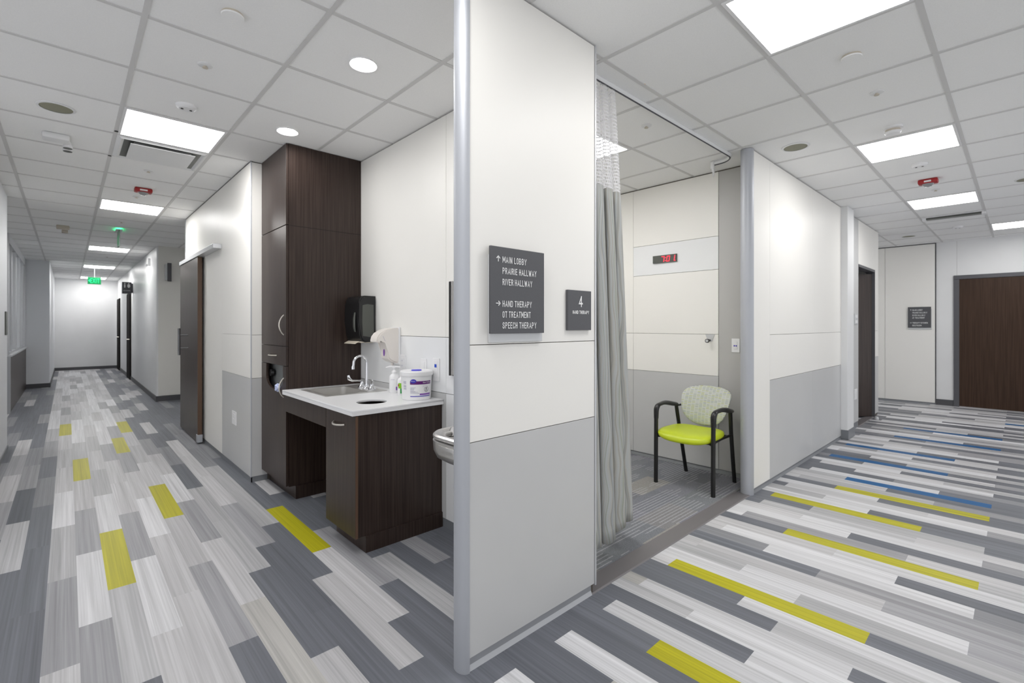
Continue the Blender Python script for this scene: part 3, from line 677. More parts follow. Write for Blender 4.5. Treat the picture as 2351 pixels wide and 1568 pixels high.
obj('centre_plate', B(cx_ - 0.212, cx_ + 0.212, cy_ - 0.212, cy_ + 0.212, CEIL - 0.026, CEIL - 0.020, bev=0.002), M_PAINT, t)
t = thing('slot_diffuser', 'long narrow ceiling slot vent behind the last lit panel of the crossing hall', 'air vent', (8.45, 0.605, CEIL - 0.03))
obj('slot', B(8.40, 8.50, 0.33, 0.88, CEIL - 0.022, CEIL), M_SMOKED, t)
for yy in (0.32, 0.89): obj('end_cap', B(8.39, 8.51, yy - 0.02, yy + 0.02, CEIL - 0.03, CEIL, bev=0.002), M_WHITEPL, t)
t = thing('emergency_light', 'beige emergency light with two lamp heads on the long hall ceiling', 'emergency light', (-0.06, 4.99, CEIL - 0.07))
obj('housing', B(-0.14, 0.012, 4.90, 5.02, CEIL - 0.045, CEIL, bev=0.012), M_PAINT, t, smooth=True)
for dy in (5.05, 5.14):
    h = MB().lathe([(0, 0.05), (0.014, 0.05), (0.03, 0.01), (0.03, 0.0), (0, 0.0)], (0.0, dy, CEIL - 0.06)); h.tube([(0.0, dy, CEIL - 0.02), (0.0, 5.0, CEIL - 0.02)], 0.008)
    lp = obj('lamp_head', h, M_WHITEPL, t, smooth=True)
    obj('lens', MB().disc(0.027, 0.002, (0.0, dy, CEIL - 0.063), seg=20), M_SMOKED, lp)
t = thing('emergency_light', 'far small emergency light on the ceiling before the grey pier', 'emergency light', (-0.05, 9.45, CEIL - 0.07))
obj('housing', B(-0.12, 0.02, 9.35, 9.50, CEIL - 0.045, CEIL, bev=0.012), M_BEIGE, t, smooth=True)
for dy in (9.58, 9.7):
    obj('lamp_head', MB().lathe([(0, 0.06), (0.014, 0.06), (0.035, 0.02), (0.035, 0.0), (0, 0.0)], (-0.03, dy, CEIL - 0.06)), M_BEIGE, t, smooth=True)
for x, y, lab in ((0.262, 4.546, 'tiny dark plug in the ceiling bar at the corner of the first lit panel'), (0.258, 5.238, 'tiny dark plug in the ceiling bar at the corner of the square air vent')):
    tag(obj('ceiling_plug', MB().disc(0.012, 0.004, (x, y, CEIL - 0.0085), seg=14), M_BLACK), lab, 'plug', 'dark plugs in the ceiling bars')
tag(obj('ceiling_sticker', MB().disc(0.010, 0.001, (2.507, 1.534, CEIL - 0.0012), seg=14), M_ORANGE), 'tiny orange dot sticker on the ceiling tile in front of the curtain track', 'sticker')

# exit signs
t = thing('exit_sign', 'green lit EXIT sign with arrow hanging at the far end of the long hall', 'exit sign', (0.48, 15.5, 2.38))
obj('face_plate', B(0.353, 0.602, 15.49, 15.51, 2.38, 2.55, bev=0.004), M_GREENLIT, t)
bm = text_bm('EXIT', 0.165, 0.11, (0.405, 15.49, 2.41), (1, 0, 0), depth=0.003, bold=0.0)
ar = MB(); ar.bm.free(); ar.bm = bm
ar.prism([(0.398, 15.487, 2.43), (0.398, 15.487, 2.50), (0.364, 15.487, 2.465)], (0, 0.001, 0))
obj('lettering', ar, M_GREENTEXT, t)
obj('canopy', B(0.38, 0.58, 15.46, 15.54, CEIL - 0.04, CEIL, bev=0.004), M_PAINT, t)
obj('stem', MB().tube([(0.48, 15.5, 2.55), (0.48, 15.5, CEIL - 0.03)], 0.006), M_ALU, t)
t = thing('exit_sign', 'glass exit sign seen edge-on, throwing green light on the ceiling', 'exit sign', (0.555, 9.2, 2.53))
obj('canopy', B(0.515, 0.595, 9.02, 9.38, CEIL - 0.03, CEIL - 0.022, bev=0.003), M_ALUL, t)
obj('glow_edge', B(0.53, 0.58, 9.06, 9.34, CEIL - 0.022, CEIL - 0.016), M_GREENGLOW, t)
obj('mount', B(0.54, 0.57, 9.15, 9.25, CEIL - 0.022, CEIL), M_ALUL, t)
gp = obj('glass_panel', B(0.549, 0.561, 9.04, 9.36, 2.54, CEIL - 0.03), M_GREENGLASS, t)
obj('lettering', text_bm('EXIT', 0.26, 0.13, (0.549, 9.33, 2.57), (0, -1, 0), depth=0.001, bold=0.0), M_GREENDIM, gp)
# restroom blade sign, plaque, strobe
t = thing('restroom_sign', 'dark projecting sign with two white figures above the far dark door', 'sign', (1.05, 14.9, 2.145))
obj('blade', B(0.963, 1.145, 14.89, 14.91, 2.145, 2.43, bev=0.003), M_SIGN, t)
obj('bracket', B(1.14, 1.172, 14.885, 14.915, 2.17, 2.40), M_SIGN, t)
fg = MB()
for xx, wv in ((1.015, 0.5), (1.09, 1.0)):
    fg.lathe([(0, 0), (0.012, 0), (0.012, 0.002), (0, 0.002)], (xx, 14.886, 2.395), 'Y', 14)
    fg.prism([(xx - 0.02 * wv, 14.887, 2.375), (xx + 0.02 * wv, 14.887, 2.375), (xx + 0.014 + 0.016 * (wv > .6), 14.887, 2.325), (xx + 0.008, 14.887, 2.29), (xx - 0.008, 14.887, 2.29), (xx - 0.014 - 0.016 * (wv > .6), 14.887, 2.325)], (0, 0.002, 0))
obj('figures', fg, M_LETTER, t)
obj('lettering', sign_text('RESTROOMS', 0.13, 0.022, (0.99, 14.89, 2.21), (1, 0, 0), depth=0.002), M_LETTER, t)
t = thing('wall_plaque', 'dark plaque standing out from the cream wall of the side passage', 'sign', (1.33, 10.57, 2.17))
obj('plate', B(1.315, 1.375, 10.50, 10.53, 2.17, 2.50, bev=0.003), M_SIGN, t)
obj('spacer', B(1.285, 1.345, 10.53, 10.625, 2.19, 2.48), M_SILVER, t)
t = thing('wall_strobe', 'small white strobe high on the corner of the restroom wall', 'strobe', (1.15, 11.55, 2.52))
obj('body', B(1.125, 1.17, 11.50, 11.60, 2.53, 2.67, bev=0.004), M_WHITEPL, t); obj('lens', B(1.095, 1.127, 11.52, 11.58, 2.515, 2.56, bev=0.005), M_SILVER, t)

# ------------------------------------------------------------------ signs on the partition
def sign_rows(root_parent, rows, x0, y, cap, ux, m=M_LETTER):
    for body, zc, wd in rows:
        obj('lettering', sign_text(body, wd, cap, (x0[0], x0[1], zc - cap / 2), ux), m, root_parent)
t = thing('directory_sign', 'large charcoal direction sign listing MAIN LOBBY and HAND THERAPY on the cream partition', 'sign', (1.40, 1.47, 1.29))
obj('sign_plate', B(1.243, 1.557, 1.456, 1.468, 1.337, 1.693, bev=0.0015), M_SIGN, t)
obj('backing_plate', B(1.252, 1.564, 1.474, 1.4865, 1.300, 1.66, bev=0.0015), M_SILVER, t)
obj('mount', B(1.30, 1.50, 1.466, 1.476, 1.38, 1.62), M_SIGN, t)
sign_rows(t, [('MAIN LOBBY', 1.6416, 0.138), ('PRAIRIE HALLWAY', 1.5955, 0.200), ('RIVER HALLWAY', 1.5495, 0.173), ('HAND THERAPY', 1.4600, 0.170), ('OT TREATMENT', 1.4155, 0.163), ('SPEECH THERAPY', 1.3705, 0.199)], (1.306, 1.456), None, 0.0262, (1, 0, 0))
def arrow(c, y, s, d):
    mb = MB()
    def P(a, b2): return (c[0] + (a if d == 'r' else -b2) * s, y, c[1] + (b2 if d == 'r' else a) * s)
    for poly in ([(-1, -.13), (.75, -.13), (.75, .13), (-1, .13)], [(1, 0), (.15, .85), (-.05, .65), (.6, 0)], [(1, 0), (.6, 0), (-.05, -.65), (.15, -.85)]):
        mb.prism([P(*q) for q in poly], (0, -0.001, 0))
    return mb
obj('arrow', arrow((1.283, 1.6440), 1.4555, 0.0125, 'u'), M_LETTER, t)
obj('arrow', arrow((1.283, 1.4610), 1.4555, 0.0125, 'r'), M_LETTER, t)
t = thing('room_sign', 'small charcoal room sign with number 4 and HAND THERAPY beside the curtained room', 'sign', (1.83, 1.48, 1.347))
obj('sign_plate', B(1.740, 1.919, 1.472, 1.4868, 1.347, 1.541, bev=0.0015), M_SIGN, t)
obj('room_number', sign_text('4', 0.030, 0.053, (1.819, 1.472, 1.4605), (1, 0, 0), stroke=0.15), M_LETTER, t)
obj('lettering', sign_text('HAND THERAPY', 0.126, 0.0168, (1.773, 1.472, 1.4262), (1, 0, 0), stroke=0.2), M_LETTER, t)
t = thing('directory_sign', 'charcoal direction sign with six text lines on the cream end wall panel', 'sign', (10.97, 1.225, 1.30))
obj('sign_plate', B(10.962, 10.974, 1.069, 1.381, 1.333, 1.697, bev=0.002), M_SIGN, t)
obj('backing_plate', B(10.975, 10.986, 1.062, 1.372, 1.300, 1.66, bev=0.002), M_SILVER, t)
sign_rows(t, [('MAIN LOBBY', 1.642, 0.138), ('PRAIRIE HALLWAY', 1.596, 0.200), ('RIVER HALLWAY', 1.550, 0.173), ('OT TREATMENT', 1.505, 0.165), ('THERAPY KITCHEN', 1.416, 0.205), ('RESTROOM', 1.370, 0.123)], (10.962, 1.318), None, 0.0262, (0, -1, 0))
for zc, d in ((1.644, 'u'), (1.417, 'r')):
    a_ = arrow((0, 0), 0, 0.0125, d)
    for v in a_.bm.verts: v.co = Vector((10.9605 - abs(v.co.y), 1.341 - v.co.x, zc + v.co.z))
    obj('arrow', a_, M_LETTER, t)

# ------------------------------------------------------------------ wall plates
def plate_x(x, y0, y1, z0, z1, label, kind, grp='white wall plates'):
    """cover plate on a wall that faces -x"""
    t = thing('wall_plate', label, kind, (x, (y0 + y1) / 2, z0), grp)
    obj('cover', B(x - 0.006, x, y0, y1, z0, z1, bev=0.002), M_WHITEPL, t)
    return t
yc = lambda a, b2: (a + b2) / 2
t = plate_x(1.87, 3.178, 3.268, 1.02, 1.148, 'white socket plate on the alcove wall behind the soap dispenser', 'socket')
ins = obj('insert', B(1.862, 1.865, 3.205, 3.241, 1.045, 1.123, bev=0.001), M_WHITEPL, t)
for zz in (1.065, 1.103):
    obj('slots', MB().box(1.8612, 1.8622, 3.213, 3.216, zz - 0.006, zz + 0.006).box(1.8612, 1.8622, 3.230, 3.233, zz - 0.006, zz + 0.006), M_PRINT, ins)
t = plate_x(1.87, 2.891, 2.966, 1.005, 1.132, 'white switch plate on the alcove wall just behind the wipes tub', 'switch')
obj('rocker', B(1.861, 1.8645, 2.912, 2.945, 1.03, 1.107, bev=0.0015), M_WHITEPL, t)
t = plate_x(1.87, 2.728, 2.808, 0.985, 1.143, 'white data plate with a blue port on the alcove wall', 'data port')
obj('insert', B(1.862, 1.865, 2.748, 2.788, 1.01, 1.125, bev=0.001), M_WHITEPL, t)
obj('port', B(1.8605, 1.8625, 2.757, 2.781, 1.080, 1.102), M_PORT, t, )
t = plate_x(1.165, 5.058, 5.204, 0.425, 0.552, 'white socket plate low on the grey panel beside the sliding door', 'socket')
for zz in (0.465, 0.513): obj('outlet_face', B(1.157, 1.160, 5.10, 5.16, zz - 0.017, zz + 0.017, bev=0.001), M_WHITEPL, t)
t = plate_x(4.404, 1.722, 1.792, 1.127, 1.252, 'white switch plate beside the grey column in the therapy room', 'switch')
obj('rocker', B(4.394, 4.399, 1.741, 1.773, 1.155, 1.224, bev=0.0015), M_WHITEPL, t)
obj('symbols', MB().disc(0.0065, 0.001, (4.3925, 1.766, 1.187), 'X', 12).disc(0.0065, 0.001, (4.3925, 1.749, 1.187), 'X', 12), M_BLUE, t)
t = thing('wall_plate', 'grey switch strip on the doorway wall beside the dark open door', 'switch', (7.64, 1.495, 1.383))
obj('cover', B(7.56, 7.73, 1.492, 1.4995, 1.385, 1.525, bev=0.002), M_SILVER, t)
obj('rocker', B(7.60, 7.69, 1.488, 1.4925, 1.47, 1.51, bev=0.001), M_WHITEPL, t); obj('rocker', B(7.60, 7.69, 1.488, 1.4925, 1.40, 1.44, bev=0.001), M_WHITEPL, t)
t = thing('wall_plate', 'white socket plate low on the doorway wall beside the dark open door', 'socket', (7.62, 1.495, 0.38), 'white wall plates')
obj('cover', B(7.555, 7.69, 1.492, 1.4995, 0.39, 0.53, bev=0.002), M_WHITEPL, t); obj('outlet_face', B(7.59, 7.655, 1.489, 1.4925, 0.415, 0.505, bev=0.002), M_WHITEPL, t)
t = thing('wall_plate', 'dark grey card reader at the picture edge on the near blue-grey wall', 'card reader', (-0.48, 7.45, 1.26))
obj('cover', B(-0.49, -0.478, 7.38, 7.56, 1.27, 1.52, bev=0.003), M_SMOKED, t)
o = tag(obj('door_stop', MB().lathe([(0, 0), (0.028, 0.0), (0.028, 0.02), (0.022, 0.04), (0.0, 0.045)], (8.62, 1.44, 0.0), seg=20), M_SILVER, smooth=True), 'small silver dome door stop on the floor by the dark open door', 'door stop'); o['kind'] = 'thing'

# ------------------------------------------------------------------ therapy room: clock, hook, track, curtain, chair
t = thing('digital_clock', 'black digital wall clock showing 7:01 in red', 'clock', (4.39, 2.448, 2.004))
obj('case', B(4.380, 4.3995, 2.319, 2.577, 2.004, 2.079, bev=0.002), M_SMOKED, t)
SEG = {'7': 'abc', '0': 'abcdef', '1': 'bc'}
def seg7(ch, yl, w_, z0, h):
    wt = 0.0068; sl = 0.14; dg_ = MB()
    def q(a0, a1, b0, b1):
        pts = [(4.3795, yl - (a + sl * bq), z0 + bq) for a, bq in ((a0, b0), (a1, b0), (a1, b1), (a0, b1))]
        dg_.prism(pts, (-0.0008, 0, 0))
    R = {'a': (0, w_, h - wt, h), 'd': (0, w_, 0, wt), 'b': (w_ - wt, w_, h / 2, h), 'c': (w_ - wt, w_, 0, h / 2), 'f': (0, wt, h / 2, h), 'e': (0, wt, 0, h / 2)}
    for s in SEG[ch]: q(*R[s])
    obj('digit', dg_, M_REDLED, t)
seg7('7', 2.485, 0.034, 2.011, 0.056); seg7('0', 2.426, 0.034, 2.011, 0.056); seg7('1', 2.372, 0.034, 2.011, 0.056)
for zz in (2.022, 2.050): obj('colon_dot', MB().disc(0.0042, -0.0008, (4.3795, 2.438 - 0.14 * (zz - 2.011), zz), 'X', 10), M_REDLED, t)
obj('status_dot', MB().disc(0.0045, -0.0008, (4.3795, 2.331, 2.0135), 'X', 10), M_REDLED, t)
t = thing('wall_hook', 'grey metal wall hook with black knob on the panel rail', 'hook', (4.39, 1.99, 1.20))
obj('bracket', MB().prism([(4.399, 2.034, 1.288), (4.399, 1.946, 1.288), (4.399, 1.960, 1.250), (4.399, 1.972, 1.222), (4.399, 2.004, 1.222), (4.399, 2.020, 1.250)], (-0.004, 0, 0)), M_SILVER, t)
obj('peg', MB().tube([(4.396, 1.99, 1.232), (4.345, 1.99, 1.228)], 0.009), M_BLACK, t, smooth=True)
kb = obj('knob', MB().lathe([(0, 0.0), (0.019, 0.0), (0.019, -0.012), (0.0, -0.012)], (4.345, 1.99, 1.228), 'X', 20), M_BLACK, t, smooth=True)
obj('knob_face', MB().disc(0.013, -0.0012, (4.333, 1.99, 1.228), 'X', 20), M_SILVER, kb)
tr = [(1.985, 1.645), (2.4, 1.645), (3.0, 1.645), (3.6, 1.645), (3.98, 1.645)] + [(3.98 + 0.13 * math.sin(a * PI / 16), 1.775 - 0.13 * math.cos(a * PI / 16)) for a in range(1, 9)] + [(4.11, 1.83)]
t = thing('curtain_track', 'slim white curtain track along the therapy room opening, curving at its end', 'curtain track', (3.05, 1.645, 2.77))
obj('rail', MB().tube([(a, b2, 2.784) for a, b2 in tr], 0.0165, seg=4, flat=(1.2, 0.85)), M_PAINT, t)
obj('slot', MB().tube([(a, b2, 2.7655) for a, b2 in tr], 0.006, seg=4), M_BASEDARK, t)
obj('end_stop', MB().box(4.095, 4.125, 1.82, 1.85, 2.735, 2.80, bev=0.004).tube([(4.11, 1.835, 2.74), (4.112, 1.83, 2.70), (4.105, 1.83, 2.66)], [0.012, 0.010, 0.003], seg=8), M_PAINT, t, smooth=True)

def curtain_pt(s, f):
    """s 0..1 across the cloth, f 0 at the track .. 1 at the hem"""
    fo = 4.5
    g_ = max(f, 0.0) ** 0.8
    ph = 2 * PI * fo * s + 0.5 * math.sin(5.0 * s + 1.0) + 0.3 * math.sin(2.2 * f)
    xx = 1.995 + s * (0.365 + 0.315 * g_) + (0.010 + 0.030 * g_) * math.sin(ph * 2)
    yy = 1.648 + (0.13 * s * s) * g_ - (0.028 + 0.036 * g_) * math.cos(ph)
    return xx, yy
def cloth(z0, z1, ns, nz, zt=2.752, zb=0.13, smooth_bottom=False):
    bm = bmesh.new(); uv = bm.loops.layers.uv.new('UVMap')
    grid = []
    arc = [0.0]
    for i in range(ns):
        a_ = Vector(curtain_pt(i / ns, 0.6)); b_ = Vector(curtain_pt((i + 1) / ns, 0.6)); arc.append(arc[-1] + (b_ - a_).length)
    for k in range(nz + 1):
        z = z0 + (z1 - z0) * k / nz; f = (zt - z) / (zt - zb)
        row = []
        for i in range(ns + 1):
            x_, y_ = curtain_pt(i / ns, f)
            row.append(bm.verts.new((x_, y_, z + (0.012 * math.sin(2 * PI * 6 * i / ns + 0.8) if (k == 0 and z0 < 0.5) else 0))))
        grid.append(row)
    for k in range(nz):
        for i in range(ns):
            fc = bm.faces.new((grid[k][i], grid[k][i + 1], grid[k + 1][i + 1], grid[k + 1][i]))
            for l, (ii, kk) in zip(fc.loops, ((i, k), (i + 1, k), (i + 1, k + 1), (i, k + 1))):
                l[uv].uv = (arc[ii], z0 + (z1 - z0) * kk / nz)
    return bm
m = mat('curtain_fabric', (0.5, 0.5, 0.48), 0.85, spec=0.15); nt, N, L, b = nodes_of(m)
tc = N.new('ShaderNodeUVMap'); tc.uv_map = 'UVMap'
mp = N.new('ShaderNodeMapping'); mp.inputs['Scale'].default_value = (4.0, 1.9, 1); L.new(tc.outputs[0], mp.inputs['Vector'])
n0 = N.new('ShaderNodeTexNoise'); n0.inputs['Scale'].default_value = 1.6; n0.inputs['Detail'].default_value = 1.0; L.new(mp.outputs[0], n0.inputs['Vector'])
sxy = N.new('ShaderNodeSeparateXYZ'); L.new(tc.outputs[0], sxy.inputs[0])
m1 = N.new('ShaderNodeMath'); m1.operation = 'MULTIPLY_ADD'; m1.inputs[1].default_value = 0.11; L.new(n0.outputs['Fac'], m1.inputs[0]); L.new(sxy.outputs['X'], m1.inputs[2])
cb = N.new('ShaderNodeCombineXYZ'); L.new(m1.outputs[0], cb.inputs['X'])
n5 = N.new('ShaderNodeTexNoise'); n5.inputs['Scale'].default_value = 30.0; n5.inputs['Detail'].default_value = 2.5; L.new(cb.outputs[0], n5.inputs['Vector'])
rp = N.new('ShaderNodeValToRGB'); E_ = rp.color_ramp.elements
E_[0].position = 0.33; E_[0].color = (0.15, 0.15, 0.135, 1); E_[1].position = 0.70; E_[1].color = (0.47, 0.49, 0.50, 1)
e = E_.new(0.40); e.color = (0.30, 0.315, 0.25, 1); e = E_.new(0.47); e.color = (0.42, 0.44, 0.45, 1); e = E_.new(0.54); e.color = (0.40, 0.385, 0.34, 1); e = E_.new(0.60); e.color = (0.27, 0.285, 0.285, 1)
L.new(n5.outputs['Fac'], rp.inputs['Fac']); L.new(rp.outputs['Color'], b.inputs['Base Color'])
wv = N.new('ShaderNodeTexNoise'); wv.inputs['Scale'].default_value = 380; L.new(tc.outputs[0], wv.inputs['Vector'])
bp = N.new('ShaderNodeBump'); bp.inputs['Strength'].default_value = 1.2; bp.inputs['Distance'].default_value = 0.001; L.new(wv.outputs['Fac'], bp.inputs['Height']); L.new(bp.outputs['Normal'], b.inputs['Normal'])
m2 = mat('curtain_mesh', (0.80, 0.80, 0.82), 0.8, spec=0.1); nt, N, L, b = nodes_of(m2)
tc = N.new('ShaderNodeUVMap'); tc.uv_map = 'UVMap'
mp = N.new('ShaderNodeMapping'); mp.inputs['Scale'].default_value = (70, 52, 1); L.new(tc.outputs[0], mp.inputs['Vector'])
br = N.new('ShaderNodeTexBrick'); br.offset = 0.5; br.inputs['Scale'].default_value = 1.0; br.inputs['Brick Width'].default_value = 1.0; br.inputs['Row Height'].default_value = 1.0
br.inputs['Mortar Size'].default_value = 0.15; br.inputs['Mortar Smooth'].default_value = 0.1; L.new(mp.outputs[0], br.inputs['Vector'])
tp = N.new('ShaderNodeBsdfTransparent'); tl = N.new('ShaderNodeBsdfTranslucent'); tl.inputs['Color'].default_value = (0.8, 0.8, 0.82, 1)
mxa = N.new('ShaderNodeMixShader'); mxa.inputs[0].default_value = 0.55; L.new(b.outputs[0], mxa.inputs[1]); L.new(tl.outputs[0], mxa.inputs[2])
mxb = N.new('ShaderNodeMixShader'); L.new(br.outputs['Fac'], mxb.inputs[0]); L.new(tp.outputs[0], mxb.inputs[1]); L.new(mxa.outputs[0], mxb.inputs[2])
L.new(mxb.outputs[0], N['Material Output'].inputs['Surface'])
t = thing('privacy_curtain', 'grey green wavy striped privacy curtain bunched beside the sign wall', 'curtain', (2.25, 1.68, 0.13))
o = obj('cloth', cloth(0.13, 2.165, 144, 30), m, t, smooth=True)
o.modifiers.new('thick', 'SOLIDIFY').thickness = 0.0015
obj('mesh_header', cloth(2.16, 2.745, 144, 8), m2, t, smooth=True)
for i in range(7):
    x_, y_ = curtain_pt((i + 0.0) / 6.0 * 0.98 + 0.01, 0.0)
    obj('hook', MB().tube([(x_, 1.645, 2.768), (x_, 1.645, 2.752), (x_, y_, 2.738)], 0.0022, seg=6), M_SILVER, t)

# guest chair, facing -x
t = thing('guest_chair', 'guest chair with lime green seat, patterned back and black arms in the therapy room', 'chair', (4.0, 1.93, 0.0))
CY = 1.925
def spad(nr, na, fn):
    """soft pad on a polar grid: fn(rho, theta) gives its front and its rear point"""
    bm = bmesh.new(); T, U = [], []
    c0, c1 = fn(0.0, 0.0); c0, c1 = bm.verts.new(c0), bm.verts.new(c1)
    for i in range(1, nr + 1):
        rho = 1 - (1 - i / nr) ** 1.6
        r1, r2 = [], []
        for k in range(na):
            p, q = fn(rho, 2 * PI * k / na); r1.append(bm.verts.new(p)); r2.append(bm.verts.new(q))
        T.append(r1); U.append(r2)
    for k in range(na):
        k1 = (k + 1) % na
        bm.faces.new((c0, T[0][k], T[0][k1])); bm.faces.new((c1, U[0][k1], U[0][k]))
        for i in range(nr - 1):
            bm.faces.new((T[i][k], T[i + 1][k], T[i + 1][k1], T[i][k1])); bm.faces.new((U[i][k], U[i][k1], U[i + 1][k1], U[i + 1][k]))
        bm.faces.new((T[-1][k], U[-1][k], U[-1][k1], T[-1][k1]))
    return bm
def sup(rho, th, n):
    c, s_ = math.cos(th), math.sin(th); r = (abs(c) ** n + abs(s_) ** n) ** (-1.0 / n)
    return rho * r * c, rho * r * s_
def seat_fn(rho, th):
    a2, b2 = sup(rho, th, 3.4)
    xx = 3.902 + 0.222 * a2; yy = CY + (0.258 - 0.014 * (a2 + 1)) * b2
    e = rho ** 3.4
    t_ = 0.036 * max(0.0, 1 - e ** 2) ** 0.5
    z = 0.443 + 0.014 * b2 * b2 - 0.024 * max(0, -a2) ** 3 + 0.010 * max(0, a2) ** 2
    return (xx, yy, z + t_), (xx, yy, z - 0.030 * max(0.0, 1 - e ** 3) ** 0.5 - 0.005)
o = obj('seat', spad(14, 56, seat_fn), M_LIME, t, smooth=True)
m = mat('chair_weave', (0.5, 0.52, 0.45), 0.8, spec=0.15); nt, N, L, b = nodes_of(m)
g = N.new('ShaderNodeNewGeometry'); sx = N.new('ShaderNodeSeparateXYZ'); L.new(g.outputs['Position'], sx.inputs[0])
cb = N.new('ShaderNodeCombineXYZ'); L.new(sx.outputs['Z'], cb.inputs['X']); L.new(sx.outputs['Y'], cb.inputs['Y'])
br = N.new('ShaderNodeTexBrick'); br.offset = 0.5; br.inputs['Scale'].default_value = 1.0; br.inputs['Brick Width'].default_value = 0.010; br.inputs['Row Height'].default_value = 0.033; br.inputs['Mortar Size'].default_value = 0.0030
br.inputs['Color1'].default_value = (0.0, 0, 0, 1); br.inputs['Color2'].default_value = (1, 1, 1, 1); br.inputs['Mortar'].default_value = (0.5, 0.5, 0.5, 1)
L.new(cb.outputs[0], br.inputs['Vector'])
rp = N.new('ShaderNodeValToRGB'); rp.color_ramp.interpolation = 'CONSTANT'; E_ = rp.color_ramp.elements
E_[0].position = 0.0; E_[0].color = (0.29, 0.32, 0.33, 1); E_[1].position = 0.75; E_[1].color = (0.38, 0.41, 0.17, 1); e = E_.new(0.3); e.color = (0.45, 0.46, 0.47, 1); e = E_.new(0.55); e.color = (0.37, 0.40, 0.30, 1)
L.new(br.outputs['Color'], rp.inputs['Fac'])
mx = N.new('ShaderNodeMix'); mx.data_type = 'RGBA'; L.new(br.outputs['Fac'], mx.inputs['Factor']); L.new(rp.outputs['Color'], mx.inputs['A']); mx.inputs['B'].default_value = (0.56, 0.58, 0.53, 1)
L.new(mx.outputs['Result'], b.inputs['Base Color'])
def back_fn(rho, th):
    up = math.sin(th)                                     # angle measured from the side, up is the top edge
    n = 2.35 + 2.3 * max(0.0, min(1.0, 0.5 + up * 1.6)) ** 2
    b2, a2 = sup(rho, th, n)
    yy = CY + (0.212 + 0.026 * a2) * b2
    z = 0.652 + 0.172 * a2 - 0.026 * b2 * b2 * max(0, a2)
    xx = 4.175 + 0.055 * a2 + 0.02 * a2 * a2 - 0.045 * b2 * b2
    t_ = 0.024 * max(0.0, 1 - rho ** 7) ** 0.5
    return (xx - t_, yy, z), (xx + t_ * 0.8 + 0.004, yy, z)
obj('backrest', spad(14, 64, back_fn), m, t, smooth=True)
def ovleg(pts, r): return MB().tube(pts, r, seg=12, flat=(0.85, 1.15))
for s in (-1, 1):
    yf = CY + s * 0.252; yb = CY + s * 0.222; yt = CY + s * 0.245
    obj('leg', MB().tube([(3.752, yf, 0.0), (3.754, yf, 0.3), (3.757, yf, 0.60)], 0.0175), M_BLACKM, t, smooth=True)
    obj('leg', MB().tube([(4.243, yb, 0.0), (4.19, yb + s * 0.006, 0.22), (4.135, yb + s * 0.014, 0.45), (4.095, yt, 0.648)], 0.0165), M_BLACKM, t, smooth=True)
    arm = [(3.757, yf, 0.56), (3.758, yf, 0.62)] + [(3.758 + 0.055 * (1 - math.cos(a_ * PI / 12)), yf, 0.62 + 0.055 * math.sin(a_ * PI / 12)) for a_ in range(1, 7)] + [(3.87, yf + s * 0.004, 0.680), (3.93, yf + s * 0.008, 0.678), (3.99, yf + s * 0.008, 0.668), (4.05, yf + s * 0.003, 0.655), (4.10, yt + s * 0.004, 0.647), (4.118, yt + s * 0.003, 0.644)]
    obj('armrest', MB().tube(arm, [0.0185, 0.020, 0.021, 0.021, 0.021, 0.020, 0.019, 0.019, 0.020, 0.024, 0.026, 0.025, 0.022, 0.014][:len(arm)], seg=14, flat=(0.8, 1.15)), M_BLACK, t, smooth=True)
    obj('rail', MB().tube([(3.757, yf, 0.405), (3.82, yf - s * 0.015, 0.425), (3.95, yf - s * 0.02, 0.43), (4.142, yb + s * 0.012, 0.435)], 0.010), M_BLACKM, t, smooth=True)
    obj('back_bracket', MB().tube([(4.10, yt, 0.635), (4.16, CY + s * 0.20, 0.645), (4.195, CY + s * 0.12, 0.655)], 0.009), M_BLACKM, t, smooth=True)
obj('seat_frame', MB().tube([(3.757, CY - 0.252, 0.405), (3.80, CY - 0.20, 0.410), (3.80, CY + 0.20, 0.410), (3.757, CY + 0.252, 0.405)], 0.010).tube([(4.08, CY - 0.235, 0.432), (4.08, CY + 0.235, 0.432)], 0.010), M_BLACKM, t, smooth=True)

# ------------------------------------------------------------------ tall dark cabinet
t = thing('tall_cabinet', 'tall dark brown cabinet reaching the ceiling beside the sink', 'cabinet', (1.56, 4.25, 0.0))
obj('carcass', MB().box(1.27, 1.868, 3.93, 3.95, 0.10, CEIL - 0.004).box(1.27, 1.868, 4.552, 4.572, 0.10, CEIL - 0.004).box(1.85, 1.868, 3.95, 4.552, 0.10, CEIL - 0.004).box(1.27, 1.85, 3.95, 4.552, 2.155, 2.165)
    .box(1.27, 1.85, 3.95, 4.552, CEIL - 0.02, CEIL - 0.004).box(1.27, 1.85, 3.95, 4.552, 1.20, 1.21).box(1.27, 1.85, 3.95, 4.552, 1.045, 1.055).box(1.27, 1.85, 3.95, 4.552, 0.10, 0.12), M_WOOD, t)
obj('side_line', B(1.268, 1.869, 3.9288, 3.9305, 2.158, 2.161), M_DARK, t)
obj('plinth', B(1.315, 1.868, 3.905, 4.572, 0.0, 0.10), M_WOOD, t)
def arc_pull(p0, p1, out, r=0.0058):
    p0, p1, out = Vector(p0), Vector(p1), Vector(out)
    return MB().tube([p0 + (p1 - p0) * (i / 10) + out * math.sin(PI * i / 10) ** 0.75 for i in range(11)], r, seg=10)
obj('door', B(1.25, 1.268, 3.932, 4.570, 2.164, CEIL - 0.006, bev=0.001), M_WOOD, t)
d = obj('door', B(1.25, 1.268, 3.932, 4.570, 1.208, 2.158, bev=0.001), M_WOOD, t)
obj('handle', arc_pull((1.251, 3.985, 1.452), (1.251, 3.985, 1.296), (-0.036, 0, 0)), M_NICKEL, d, smooth=True)
